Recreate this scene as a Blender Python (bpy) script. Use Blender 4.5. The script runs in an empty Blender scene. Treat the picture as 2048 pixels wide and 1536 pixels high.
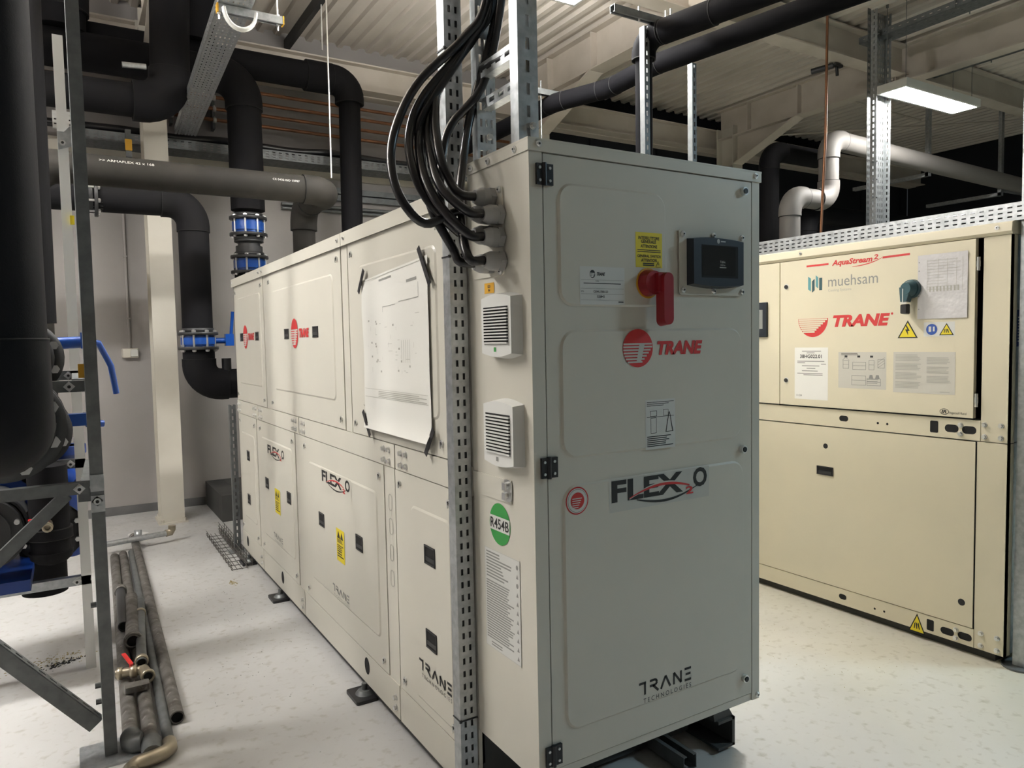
import bpy, math, random
from mathutils import Vector as V, Matrix, noise
random.seed(7)
S = bpy.context.scene
C = S.collection
PI = math.pi

# ------------------------------------------------------------------ camera
cam = bpy.data.cameras.new('camera'); cam_o = bpy.data.objects.new('camera', cam); C.objects.link(cam_o)
cam.sensor_width = 36.0; cam.lens = 1460.67/2048*36.0; cam.clip_start = 0.02; cam.clip_end = 100
R_ = V((0.85346, -0.52079, -0.01953)); U_ = V((0.04685, 0.03935, 0.99813)); F_ = R_.cross(U_)*-1
cam_o.matrix_world = Matrix(((R_.x, U_.x, -F_.x, -1.02321), (R_.y, U_.y, -F_.y, -1.57921), (R_.z, U_.z, -F_.z, 1.48460), (0, 0, 0, 1)))
S.camera = cam_o
# ------------------------------------------------------------------ world, exposure
w = bpy.data.worlds.new('world'); S.world = w; w.use_nodes = True
w.node_tree.nodes['Background'].inputs[0].default_value = (0.6, 0.65, 0.7, 1)
w.node_tree.nodes['Background'].inputs[1].default_value = 0.05
S.view_settings.view_transform = 'Standard'; S.view_settings.look = 'None'
S.view_settings.gamma = 1.0; S.view_settings.use_curve_mapping = False
S.view_settings.exposure = 0.0
LAMP = 200.0

# ------------------------------------------------------------------ materials
MATS = {}
def mat(name, col, rough=0.5, metal=0.0, bump=None, var=None, emit=0.0, alpha=None, spec=0.5, rvar=None, coat=0.0, var2=None):
    m = bpy.data.materials.new(name); m.use_nodes = True; nt = m.node_tree; b = nt.nodes['Principled BSDF']
    b.inputs['Base Color'].default_value = (*col, 1); b.inputs['Roughness'].default_value = rough
    b.inputs['Metallic'].default_value = metal; b.inputs['Specular IOR Level'].default_value = spec
    if coat: b.inputs['Coat Weight'].default_value = coat
    if emit:
        b.inputs['Emission Color'].default_value = (*col, 1); b.inputs['Emission Strength'].default_value = emit
    if alpha is not None:
        b.inputs['Alpha'].default_value = alpha
    N = nt.nodes; L = nt.links; tc = N.new('ShaderNodeTexCoord')
    def nz(scale, detail=4, stretch=None):
        n = N.new('ShaderNodeTexNoise'); n.inputs['Scale'].default_value = scale; n.inputs['Detail'].default_value = detail
        if stretch:
            mp = N.new('ShaderNodeMapping'); mp.inputs['Scale'].default_value = stretch
            L.new(tc.outputs['Object'], mp.inputs[0]); L.new(mp.outputs[0], n.inputs['Vector'])
        else: L.new(tc.outputs['Object'], n.inputs['Vector'])
        return n
    last = None
    for vv in (var, var2):
        if not vv: continue
        scale, col2, lo, hi = vv[:4]
        n = nz(scale, 6, vv[4] if len(vv) > 4 else None); r = N.new('ShaderNodeValToRGB')
        r.color_ramp.elements[0].position = lo; r.color_ramp.elements[1].position = hi
        r.color_ramp.elements[0].color = (0, 0, 0, 1); r.color_ramp.elements[1].color = (1, 1, 1, 1)
        L.new(n.outputs[0], r.inputs[0])
        mx = N.new('ShaderNodeMix'); mx.data_type = 'RGBA'
        L.new(r.outputs[0], mx.inputs['Factor'])
        if last: L.new(last, mx.inputs['A'])
        else: mx.inputs['A'].default_value = (*col, 1)
        mx.inputs['B'].default_value = (*col2, 1)
        last = mx.outputs['Result']
    if last: L.new(last, b.inputs['Base Color'])
    if rvar:
        n = nz(rvar[0], 5); mr = N.new('ShaderNodeMapRange'); mr.inputs[3].default_value = rvar[1]; mr.inputs[4].default_value = rvar[2]
        mr.inputs[1].default_value = 0.3; mr.inputs[2].default_value = 0.7
        L.new(n.outputs[0], mr.inputs[0]); L.new(mr.outputs[0], b.inputs['Roughness'])
    if bump:
        n = nz(bump[0], 3); bp = N.new('ShaderNodeBump'); bp.inputs['Strength'].default_value = bump[1]; bp.inputs['Distance'].default_value = bump[2] if len(bump) > 2 else 0.002
        L.new(n.outputs[0], bp.inputs['Height']); L.new(bp.outputs[0], b.inputs['Normal'])
    MATS[name] = m
    return m
PAINT = mat('paint_warm_grey', (0.60, 0.575, 0.50), 0.38, bump=(900, 0.12, 0.0006), var=(3, (0.57, 0.55, 0.48), .35, .7))
CREAM = mat('paint_cream', (0.66, 0.60, 0.445), 0.42, bump=(700, 0.1, 0.0005), var=(3, (0.62, 0.57, 0.43), .35, .7))
GALV = mat('galvanised_steel', (0.52, 0.54, 0.55), 0.38, 0.85, var=(45, (0.40, 0.42, 0.43), .35, .65), rvar=(30, .3, .5))
GALVD = mat('galvanised_dull', (0.17, 0.18, 0.182), 0.5, 0.6, var=(25, (0.13, 0.138, 0.14), .35, .65))
ZINC = mat('bright_zinc', (0.75, 0.75, 0.74), 0.28, 0.9)
INSUL = mat('black_foam_insulation', (0.0085, 0.0085, 0.0100), 0.75, bump=(260, 0.25, 0.001), var=(6, (0.009, 0.0088, 0.0095), .4, .7), spec=.1)
INSULG = mat('dusty_lit_insulation', (0.017, 0.016, 0.0145), 0.7, bump=(260, 0.25, 0.001), var=(5, (0.026, 0.024, 0.021), .4, .75), spec=.15)  # paler than the black foam: dust and light on it, both in the colour
BLACK = mat('black_plastic', (0.012, 0.012, 0.014), 0.4)
CABLE = mat('black_cable_sheath', (0.006, 0.006, 0.008), 0.28, spec=.6)
INSULT = mat('twin_pipe_insulation', (0.004, 0.004, 0.005), 0.8, bump=(260, .25, .001), spec=.05)
INSULL = mat('lit_pipe_insulation', (0.16, 0.15, 0.14), 0.6, bump=(200, .2, .001))  # insulation colour raised for the lamp light falling on this pipe
GALVL = mat('lit_galvanised', (0.78, 0.785, 0.77), 0.45, .25)  # light grey galvanised, whitened for the light it faces
IRON = mat('dark_cast_iron', (0.035, 0.036, 0.038), 0.45, .3, bump=(150, .2, .001))
BLUE = mat('blue_enamel', (0.006, 0.06, 0.30), 0.3, coat=.3)
BLUED = mat('dark_blue_enamel', (0.005, 0.03, 0.17), 0.35)
CONC = mat('painted_concrete', (0.445, 0.44, 0.43), 0.4, bump=(22, .12, .002), var=(1.6, (0.525, 0.52, 0.51), .3, .7), var2=(26, (0.33, 0.31, 0.27), .56, .78), rvar=(5, .3, .52))
def floor_dirt_reflection(m):  # yellows the right side: dirt plus cream chiller reflection, put into the colour
    nt = m.node_tree; N = nt.nodes; L = nt.links; b = N['Principled BSDF']; src = b.inputs['Base Color'].links[0].from_socket
    tc = N.new('ShaderNodeTexCoord'); sp = N.new('ShaderNodeSeparateXYZ'); L.new(tc.outputs['Object'], sp.inputs[0])
    n = N.new('ShaderNodeTexNoise'); n.inputs['Scale'].default_value = 2.2; n.inputs['Detail'].default_value = 5; L.new(tc.outputs['Object'], n.inputs['Vector'])
    ad = N.new('ShaderNodeMath'); ad.operation = 'MULTIPLY_ADD'; L.new(n.outputs[0], ad.inputs[0]); ad.inputs[1].default_value = 1.6; L.new(sp.outputs['X'], ad.inputs[2])
    mr = N.new('ShaderNodeMapRange'); mr.inputs[1].default_value = -1.6; mr.inputs[2].default_value = .2; L.new(ad.outputs[0], mr.inputs[0])
    mx = N.new('ShaderNodeMix'); mx.data_type = 'RGBA'; mx.blend_type = 'MULTIPLY'; L.new(mr.outputs[0], mx.inputs['Factor']); L.new(src, mx.inputs['A']); mx.inputs['B'].default_value = (0.93, 0.90, 0.75, 1); L.new(mx.outputs['Result'], b.inputs['Base Color'])
floor_dirt_reflection(CONC)
WALL = mat('grey_white_plaster', (0.32, 0.30, 0.288), 0.85, bump=(60, .15, .002), var=(1.2, (0.25, 0.235, 0.226), .35, .7))
WALLD = mat('charcoal_sheet', (0.022, 0.023, 0.026), 0.85, var=(1, (0.018, 0.019, 0.022), .3, .7), spec=.04)
BASEB = mat('dark_grey_paint', (0.12, 0.12, 0.12), 0.6, var=(4, (0.075, 0.075, 0.075), .4, .7))
DCONC = mat('dark_concrete', (0.05, 0.05, 0.047), 0.7, var=(4, (0.03, 0.03, 0.03), .4, .7))
DECK = mat('cream_roof_sheet', (0.66, 0.61, 0.545), 0.55, var=(1.3, (0.56, 0.515, 0.46), .35, .7))
BEAM = mat('cream_beam_paint', (0.56, 0.51, 0.445), 0.55, var=(3, (0.47, 0.425, 0.36), .4, .7))
COL = mat('cream_column_paint', (0.56, 0.53, 0.46), 0.5, var=(3, (0.50, 0.47, 0.40), .4, .75))
WHITE = mat('white_plastic', (0.72, 0.72, 0.69), 0.4)
LGREY = mat('light_grey_plastic', (0.36, 0.36, 0.35), 0.5)
PAPER = mat('paper', (0.74, 0.73, 0.68), 0.7)
SLEEVE = mat('plastic_sleeve', (0.60, 0.585, 0.59), 0.22, coat=.5, bump=(14, .6, .01))
LABELW = mat('white_label', (0.62, 0.62, 0.59), 0.5)
LABELG = mat('silver_label', (0.50, 0.50, 0.46), 0.5)
CLEAR = mat('clear_film', (0.55, 0.53, 0.47), 0.25)
INK = mat('black_ink', (0.012, 0.012, 0.012), 0.6)
INKG = mat('grey_ink', (0.25, 0.25, 0.235), 0.7)
INKM = mat('mid_grey_ink', (0.40, 0.39, 0.345), 0.7)
RED = mat('red_print', (0.52, 0.03, 0.03), 0.5)
REDP = mat('red_plastic', (0.25, 0.012, 0.018), 0.4)
REDB = mat('bright_red_plastic', (0.55, 0.02, 0.02), 0.4)
YEL = mat('yellow_label', (0.72, 0.58, 0.02), 0.5)
YELP = mat('ochre_plastic_cap', (0.62, 0.33, 0.02), 0.5)
GREENP = mat('green_print', (0.03, 0.25, 0.05), 0.5)
TEAL = mat('teal_print', (0.10, 0.28, 0.30), 0.5)
TEALH = mat('dark_teal_plastic', (0.03, 0.075, 0.09), 0.35)
BLUEP = mat('blue_print', (0.015, 0.07, 0.33), 0.5)
SCREEN = mat('dark_screen', (0.02, 0.02, 0.02), 0.12)
SCREENG = mat('grey_screen', (0.22, 0.23, 0.22), 0.15)
BEZEL = mat('navy_bezel', (0.012, 0.016, 0.024), 0.4)
COPPER = mat('copper', (0.27, 0.125, 0.065), 0.5, .7, var=(8, (0.17, 0.08, 0.045), .4, .7))
OLDPIPE = mat('old_steel_pipe', (0.17, 0.165, 0.155), 0.5, .55, var=(18, (0.085, 0.075, 0.065), .4, .65), var2=(40, (0.30, 0.29, 0.27), .6, .75))
BRASS = mat('nickel_brass', (0.42, 0.37, 0.28), 0.35, .85)
RUST = mat('rust', (0.16, 0.06, 0.025), 0.85)
HOLE = mat('dark_opening', (0.004, 0.004, 0.004), 0.9)
LED = mat('lamp_diffuser', (1.0, 0.975, 0.93), 0.5, emit=LAMP)
LEDC = mat('cool_fill_diffuser', (0.58, 0.84, 1.0), 0.5, emit=LAMP*0.95)
LEDB = mat('lamp_diffuser_dimmer', (1.0, 0.975, 0.93), 0.5, emit=LAMP*1.0)
LEDD = mat('lamp_diffuser_soft', (1.0, 0.975, 0.93), 0.5, emit=LAMP*.42)
LEDS = mat('fill_diffuser_far', (1.0, 0.975, 0.93), 0.5, emit=LAMP*.7)
LEDN = mat('fill_diffuser_near', (1.0, 0.98, 0.95), 0.5, emit=LAMP*.66)
LEDUP = mat('lamp_uplight', (1.0, 0.97, 0.93), 0.5, emit=LAMP*1.5)
DEBR = mat('debris_tan', (0.30, 0.24, 0.10), 0.9)
DEBB = mat('debris_black', (0.01, 0.01, 0.01), 0.9)
STAIN = mat('white_spill', (0.75, 0.74, 0.72), 0.7)

# ------------------------------------------------------------------ mesh builder
class MB:
    def __init__(s): s.v = []; s.f = []; s.m = []; s.sm = []
    def add(s, vs, fs, mi=0, smooth=False):
        o = len(s.v); s.v.extend([tuple(p) for p in vs])
        for f in fs: s.f.append(tuple(i+o for i in f)); s.m.append(mi); s.sm.append(smooth)
    def box(s, a, b, mi=0):
        x0, y0, z0 = (min(p, q) for p, q in zip(a, b)); x1, y1, z1 = (max(p, q) for p, q in zip(a, b))
        s.add([(x0,y0,z0),(x1,y0,z0),(x1,y1,z0),(x0,y1,z0),(x0,y0,z1),(x1,y0,z1),(x1,y1,z1),(x0,y1,z1)],
              [(0,3,2,1),(4,5,6,7),(0,1,5,4),(1,2,6,5),(2,3,7,6),(3,0,4,7)], mi)
        return s
    def obox(s, O, U, W, N, l, w, t, mi=0):
        O, U, W, N = V(O), V(U)*l, V(W)*w, V(N)*t
        p = [O, O+U, O+U+W, O+W]; vs = p+[q+N for q in p]
        fs = [(0,3,2,1),(4,5,6,7),(0,1,5,4),(1,2,6,5),(2,3,7,6),(3,0,4,7)]
        if V(U).cross(V(W)).dot(V(N)) < 0: fs = [f[::-1] for f in fs]
        s.add(vs, fs, mi); return s
    def bar(s, p0, p1, w, t, up=(0,0,1), mi=0):            # rectangular bar centred on the line p0-p1
        p0, p1 = V(p0), V(p1); d = (p1-p0); l = d.length; d.normalize(); u = V(up); sdir = d.cross(u)
        if sdir.length < 1e-4: sdir = d.cross(V((0,1,0)))
        sdir.normalize(); n = sdir.cross(d)
        return s.obox(p0-sdir*w/2-n*t/2, d, sdir, n, l, w, t, mi)
    def tube(s, pts, r, seg=16, caps=True, mi=0, smooth=True):
        pts = [V(p) for p in pts]; n = len(pts); rr = r if isinstance(r, (list, tuple)) else [r]*n
        t0 = (pts[1]-pts[0]).normalized(); ref = V((0,0,1)) if abs(t0.z) < .9 else V((1,0,0))
        nrm = t0.cross(ref).normalized(); vs = []; prev = t0
        for i, p in enumerate(pts):
            t = (pts[min(i+1, n-1)]-pts[max(i-1, 0)]).normalized()
            ax = prev.cross(t)
            if ax.length > 1e-7: nrm = Matrix.Rotation(prev.angle(t), 3, ax.normalized()) @ nrm
            nrm = (nrm-t*nrm.dot(t)).normalized(); bn = t.cross(nrm); prev = t
            for k in range(seg):
                a = 2*PI*k/seg; vs.append(p+(nrm*math.cos(a)+bn*math.sin(a))*rr[i])
        fs = []
        for i in range(n-1):
            for k in range(seg):
                a = i*seg+k; b = i*seg+(k+1) % seg; fs.append((a, b, b+seg, a+seg))
        s.add(vs, fs, mi, smooth)
        if caps:
            s.add(vs[:seg], [tuple(range(seg))[::-1]], mi); s.add(vs[-seg:], [tuple(range(seg))], mi)
        return s
    def cyl(s, p0, p1, r, seg=16, r1=None, mi=0, smooth=True, caps=True):
        return s.tube([p0, p1], [r, r if r1 is None else r1], seg, caps, mi, smooth)
    def ring(s, p0, p1, ri, ro, seg=24, mi=0):              # hollow washer between p0 and p1
        p0, p1 = V(p0), V(p1); d = (p1-p0).normalized(); ref = V((0,0,1)) if abs(d.z) < .9 else V((1,0,0))
        a_ = d.cross(ref).normalized(); b_ = d.cross(a_); vs = []
        for (p, r) in ((p0, ri), (p0, ro), (p1, ro), (p1, ri)):
            for k in range(seg):
                a = 2*PI*k/seg; vs.append(p+(a_*math.cos(a)+b_*math.sin(a))*r)
        fs = []
        for j in range(4):
            for k in range(seg):
                k2 = (k+1) % seg; j2 = (j+1) % 4; fs.append((j*seg+k, j*seg+k2, j2*seg+k2, j2*seg+k))
        s.add(vs, fs, mi, True); return s
    def prism(s, pl, outline, h0, h1, cham=0.0, mi=0):        # outline in plane coords, extruded along N
        n = len(outline); cx = sum(p[0] for p in outline)/n; cy = sum(p[1] for p in outline)/n
        def ins(p, c):
            d = math.hypot(p[0]-cx, p[1]-cy) or 1
            k = 1-c/d*1.0; return (cx+(p[0]-cx)*k, cy+(p[1]-cy)*k)
        top = [ins(p, cham) for p in outline] if cham else outline
        lv = [[pl(u, v, h0) for u, v in outline], [pl(u, v, h1) for u, v in top]]
        vs = lv[0]+lv[1]; fs = [tuple(range(n))[::-1], tuple(range(n, 2*n))]
        for k in range(n): fs.append((k, (k+1) % n, n+(k+1) % n, n+k))
        s.add(vs, fs, mi); return s
    def flat(s, pl, outline, h, mi=0):
        s.add([pl(u, v, h) for u, v in outline], [tuple(range(len(outline)))], mi); return s
    def rect(s, pl, u0, u1, v0, v1, h, mi=0):
        return s.flat(pl, [(u0,v0),(u1,v0),(u1,v1),(u0,v1)], h, mi)
    def perf(s, O, U, W, N, L, wd, t, cols=1, sw=.011, sl=.03, pitch=.05, mi=0):   # sheet with rows of real slots
        O, U, W, N = V(O), V(U), V(W), V(N); rail = (wd-cols*sw)/(cols+1)
        for c in range(cols+1): s.obox(O+W*(c*(rail+sw)), U, W, N, L, rail, t, mi)
        n = int(L/pitch)
        for c in range(cols):
            for k in range(n+1):
                a = k*pitch-(pitch-sl)/2; b = a+(pitch-sl); a = max(a, 0); b = min(b, L)
                if b > a: s.obox(O+W*(rail+c*(rail+sw))+U*a, U, W, N, b-a, sw, t, mi)
        return s
    def strut(s, O, U, W, N, L, wd=.041, dp=.041, t=.0025, cols=1, sw=.013, sl=.028, pitch=.05, mi=0):
        # channel: slotted web at O spanned by U (length) and W (width), flanges going along N, lips at the mouth
        O, U, W, N = V(O), V(U), V(W), V(N)
        s.perf(O, U, W, N, L, wd, t, cols, sw, sl, pitch, mi)
        s.obox(O+N*t, U, W, N, L, t, dp-t, mi); s.obox(O+W*(wd-t)+N*t, U, W, N, L, t, dp-t, mi)
        s.obox(O+N*(dp-t)+W*t, U, W, N, L, wd*.22, t, mi); s.obox(O+N*(dp-t)+W*(wd-t-wd*.22), U, W, N, L, wd*.22, t, mi)
        return s
    def ibeam(s, p0, p1, h, b, tf=.014, tw=.009, mi=0):      # I section along p0-p1, vertical web, centred
        p0, p1 = V(p0), V(p1)
        s.bar(p0+V((0,0,h/2-tf/2)), p1+V((0,0,h/2-tf/2)), b, tf, mi=mi); s.bar(p0-V((0,0,h/2-tf/2)), p1-V((0,0,h/2-tf/2)), b, tf, mi=mi)
        return s.bar(p0, p1, tw, h-2*tf, mi=mi)
    def build(s, name, mats, parent=None, origin=None, label=None):
        if not isinstance(mats, (list, tuple)): mats = [mats]
        if origin is None: origin = ORG[parent.name] if parent else V((0,0,0))
        origin = V(origin); me = bpy.data.meshes.new(name)
        me.from_pydata([tuple(V(p)-origin) for p in s.v], [], s.f); me.update()
        for m in mats: me.materials.append(m)
        me.polygons.foreach_set('material_index', s.m); me.polygons.foreach_set('use_smooth', s.sm)
        o = bpy.data.objects.new(name, me); C.objects.link(o)
        if parent: o.parent = parent; o.location = origin-ORG[parent.name]
        else: o.location = origin
        ORG[o.name] = origin
        if label: o['label'] = label
        return o
    def base(s):
        xs = [p[0] for p in s.v]; ys = [p[1] for p in s.v]; zs = [p[2] for p in s.v]
        return V(((min(xs)+max(xs))/2, (min(ys)+max(ys))/2, min(zs)))
ORG = {}
def tag(o, label, cat, group=None):
    o['label'] = label; o['category'] = cat
    if group: o['group'] = group
    return o
def thing(name, label, cat, loc=(0,0,0), group=None):
    o = bpy.data.objects.new(name, None); C.objects.link(o); o.location = loc; o.empty_display_size = .05
    ORG[o.name] = V(loc); return tag(o, label, cat, group)
def solo(mb, name, mats, label, cat, group=None):
    return tag(mb.build(name, mats, None, mb.base()), label, cat, group)
def struct(mb, name, mats, parent=None):
    o = mb.build(name, mats, parent, None if parent else mb.base())
    if not parent: o['kind'] = 'structure'
    return o
def inst(src, parent, pos, name=None):                       # another copy of a small part, at world position pos
    o = src.copy(); o.name = name or src.name.split('.')[0]; C.objects.link(o); o.parent = parent
    o.location = V(pos)-ORG[parent.name]; ORG[o.name] = V(pos); return o
def copy_tree(o, parent=None):
    c = o.copy(); C.objects.link(c)
    if parent: c.parent = parent
    for ch in list(o.children): copy_tree(ch, c)
    return c

# plane frames: pl(u, v, h) -> world point. u to the right in the picture, v up, h out of the surface
def plane_x(x): return lambda u, v, h=0: V((x-h, u, v))     # face looking to -x; here u is simply the world y
def plane_y(y): return lambda u, v, h=0: V((u, y-h, v))     # face looking to -y; u is world x
def rrect(u0, u1, v0, v1, r, n=5):
    if u0 > u1: u0, u1 = u1, u0
    out = []
    for cx, cy, a0 in ((u1-r, v1-r, 0), (u0+r, v1-r, PI/2), (u0+r, v0+r, PI), (u1-r, v0+r, 1.5*PI)):
        for k in range(n+1):
            a = a0+PI/2*k/n; out.append((cx+r*math.cos(a), cy+r*math.sin(a)))
    return out
def ell(u, v, a, b=None, n=28, a0=0, a1=2*PI):
    b = a if b is None else b
    m = n if a1-a0 > 6.28 else n+1
    return [(u+a*math.cos(a0+(a1-a0)*k/n), v+b*math.sin(a0+(a1-a0)*k/n)) for k in range(m)]

# lettering as real outlines, fitted into a box
TXT = {}
def glyphs(s, bold=0.0, shear=0.0, space=1.0):
    key = (s, bold, shear, space)
    if key in TXT: return TXT[key]
    cu = bpy.data.curves.new('t', 'FONT'); cu.body = s; cu.offset = bold; cu.shear = shear; cu.resolution_u = 3; cu.space_character = space
    ob = bpy.data.objects.new('t', cu); C.objects.link(ob); dg = bpy.context.evaluated_depsgraph_get(); dg.update()
    ev = ob.evaluated_get(dg); me = ev.to_mesh(); vs = [(p.co.x, p.co.y) for p in me.vertices]; fs = [tuple(p.vertices) for p in me.polygons]
    ev.to_mesh_clear(); bpy.data.objects.remove(ob); bpy.data.curves.remove(cu)
    x0 = min(p[0] for p in vs); x1 = max(p[0] for p in vs); y0 = min(p[1] for p in vs); y1 = max(p[1] for p in vs)
    TXT[key] = ([((p[0]-x0)/(x1-x0), (p[1]-y0)/max(y1-y0, 1e-6)) for p in vs], fs); return TXT[key]
def text(mb, pl, s, u0, u1, v0, v1, h=.0008, mi=0, bold=0.0, shear=0.0, space=1.0, skew=0.0):
    vs, fs = glyphs(s, bold, shear, space)
    mb.add([pl(u0+(u1-u0)*a, v0+(v1-v0)*b+skew*a, h) for a, b in vs], fs, mi)
def lines(mb, pl, u0, u1, v0, v1, n, h, mi, fill=.45, rnd=.35, seed=1):
    rg = random.Random(seed); dv = (v1-v0)/n
    for k in range(n):
        e = u1-(u1-u0)*rg.random()*rnd; mb.rect(pl, u0, e, v1-dv*(k+fill), v1-dv*k, h, mi)
# ================================================================== the room
CZ = 4.50
XL, XR, YF, YB = -5.2, 11.6, -6.6, 5.80
m = MB(); m.box((XL-.1, YF-.1, -.12), (XR+.1, YB+.1, 0)); floor = struct(m, 'floor', CONC)
m = MB(); m.box((XL, YB, 0), (3.54, YB+.12, CZ+.2)); wb = struct(m, 'wall_back', WALL)
m = MB(); m.box((XL-.12, YF, 0), (XL, YB, CZ+.2)); struct(m, 'wall_left', WALL)
m = MB(); m.box((XL-.12, YF-.12, 0), (XR+.12, YF, CZ+.2)); struct(m, 'wall_front', WALL)
m = MB(); m.box((XR, YF, 0), (XR+.12, YB, CZ+.2)); struct(m, 'wall_right', WALLD)
m = MB(); m.box((XL, YB-.012, 0), (.04, YB, .075)); struct(m, 'baseboard_back', BASEB)
# the dark wall in the right bays is made of upright sheets, each its own piece
m = MB(); m.box((3.54, YB+.03, 0), (XR, YB+.12, CZ+.2)); wd = struct(m, 'wall_back_right', WALLD)
x = 3.56
while x < XR-.1:
    m = MB(); e = min(x+1.10, XR); m.prism(plane_y(YB+.03), [(x,0),(e-.02,0),(e-.02,4.4),(x,4.4)], 0, .03, .012); m.build('wall_panel', WALLD, wd); x += 1.12
# corrugated roof sheets, ribs along the room
m = MB(); p = .155; n = int((XR-XL)/p)+1; xs = []
for k in range(n):
    x = XL+k*p
    xs += [(x, 0), (x+.052, 0), (x+.068, .034), (x+.139, .034)]
prof = [(x, CZ+z) for x, z in xs if x < XR+.05]
vs = []; fs = []
for x, z in prof: vs += [(x, YF, z), (x, YB, z)]
for k in range(len(prof)-1): fs.append((2*k, 2*k+1, 2*k+3, 2*k+2))
m.add(vs, fs); vs2 = [(a, b, c+.004) for a, b, c in vs]; m.add(vs2, [f[::-1] for f in fs])
ceil = struct(m, 'ceiling', DECK)
m = MB(); m.box((XL-.1, YF-.1, CZ+.05), (XR+.1, YB+.1, CZ+.15)); m.build('roof_backing', DECK, ceil)
# seams of the sheet overlaps
m = MB()
for x in (-3.02, -.075, 2.095, 4.265, 5.815, 8.0): m.box((x-.004, YF, CZ+.0335), (x+.012, YB, CZ+.036))
m.build('sheet_seam', IRON, ceil)
# portal frames: H columns, rafters with haunches and stiffeners
tn = 0
for fx in (-4.0, -.31, 3.54, 6.62):
    tn += 1
    m = MB(); m.box((fx-.09, 5.17, 0), (fx+.09, 5.185, 4.25)); m.box((fx-.09, 5.435, 0), (fx+.09, 5.45, 4.25)); m.box((fx-.006, 5.185, 0), (fx+.006, 5.435, 4.25))
    col = struct(m, 'trim_%d' % tn, COL)
    m = MB(); m.box((fx-.115, 5.14, 0), (fx+.115, 5.48, .014)); m.build('base_plate', COL, col)
    m = MB()
    for dx in (-.09, .09):
        for dy in (5.155, 5.465): m.cyl((fx+dx*.95, dy, .014), (fx+dx*.95, dy, .04), .012, 8)
    m.build('anchor_bolt', COL, col)
    tn += 1
    m = MB(); m.ibeam((fx, 5.45, 4.30), (fx, YF, 4.30), .38, .17, .014, .01)
    r = struct(m, 'trim_%d' % tn, BEAM)
    m = MB(); m.prism(lambda u, v, h=0: V((fx-.005+h, u, v)), [(5.3, 3.72), (5.3, 4.12), (4.25, 4.12)], 0, .01)
    m.bar((fx, 5.32, 3.70), (fx, 4.22, 4.115), .17, .014); m.bar((fx, 5.32, 3.70), (fx, 5.19, 3.45), .17, .014); m.build('haunch', BEAM, r)
    for y in (4.95, 4.2, 3.05, 1.2, -1.0):
        m = MB(); m.box((fx-.08, y-.006, 4.12), (fx-.006, y+.006, 4.47)); m.box((fx+.006, y-.006, 4.12), (fx+.08, y+.006, 4.47)); m.build('stiffener', BEAM, r)
    m = MB()
    for z in (4.16, 4.23, 4.30, 4.37, 4.44):
        for y in (3.02, 3.08): m.cyl((fx-.088, y, z), (fx-.075, y, z), .013, 6, smooth=False)
    m.box((fx-.075, 2.99, 4.08), (fx-.006, 3.0, 4.48)); m.box((fx-.075, 3.1, 4.08), (fx-.006, 3.11, 4.48)); m.build('splice_plate', BEAM, r)
tn += 1
m = MB(); m.ibeam((XL, 2.97, 4.33), (XR, 2.97, 4.33), .30, .17, .014, .01); struct(m, 'trim_%d' % tn, BEAM)
tn += 1
m = MB(); m.ibeam((XL, 5.58, 4.14), (XR, 5.58, 4.14), .26, .16, .014, .01); m.box((XL, 5.66, 4.0), (XR, 5.8, 4.27)); struct(m, 'trim_%d' % tn, BEAM)
# thin cross bracing rods under the roof (kept as part of the trim)
tn += 1
m = MB(); m.cyl((6.72, 5.1, 4.1), (9.9, 2.9, 4.2), .012, 8); m.cyl((6.9, 4.0, 4.34), (8.8, 4.0, 4.31), .012, 8); struct(m, 'trim_%d' % tn, BEAM)
# wall trunking bands (white lower rails on the back wall)
tn += 1
m = MB(); m.box((XL, 5.765, 3.165), (3.45, 5.8, 3.285)); m.box((XL, 5.755, 3.275), (3.45, 5.8, 3.29)); struct(m, 'trim_%d' % tn, COL)
tn += 1
m = MB()
for z in (2.98, 3.05): m.box((-.9, 5.75, z-.028), (3.45, 5.8, z+.028))
for z in (2.84, 2.88): m.cyl((.85, 5.77, z), (3.45, 5.77, z), .016, 10)
struct(m, 'trim_%d' % tn, GALVD)

# ------------------------------------------------------------------ lamps
def lamp(x0, x1, y0, y1, z, label, led=None, up=True):
    c = ((x0+x1)/2, (y0+y1)/2, z); t = thing('ceiling_lamp', label, 'lamp', c, 'suspended light panels')
    m = MB(); e = .022
    m.box((x0, y0, z), (x1, y0+e, z+.075)); m.box((x0, y1-e, z), (x1, y1, z+.075)); m.box((x0, y0+e, z), (x0+e, y1-e, z+.075)); m.box((x1-e, y0+e, z), (x1, y1-e, z+.075))
    m.box((x0+e, y0+e, z+.03), (x1-e, y1-e, z+.075)); m.build('housing', WHITE, t)
    m = MB(); m.box((x0+e, y0+e, z+.006), (x1-e, y1-e, z+.028)); m.build('diffuser', led or LED, t)
    if up: m = MB(); m.box((x0+.05, y0+.05, z+.0755), (x1-.05, y1-.05, z+.080)); m.build('uplight_diffuser', LEDUP, t)
    for xx in (x0+.07, x1-.07):
        for yy in (y0+.05, y1-.05):
            m = MB(); m.cyl((xx, yy, z+.075), (xx, yy, CZ+.02), .003, 6); m.cyl((xx, yy, CZ-.02), (xx, yy, CZ+.01), .012, 8); m.build('suspension_wire', GALVD, t)
    return t
lamp(5.50, 6.77, 2.255, 2.535, 3.70, 'lit white light panel hanging at right, above the cream chiller', None, False)
lamp(.72, 1.975, 2.17, 2.45, 3.70, 'lit light panel cut by the top edge of the photo, above the grey control door', LEDB)
lamp(-4.25, -3.0, 2.2, 2.48, 3.70, 'unseen light panel added left of the pipe rack', LEDS)  # unseen panel, added for the light reaching the left side

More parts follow.
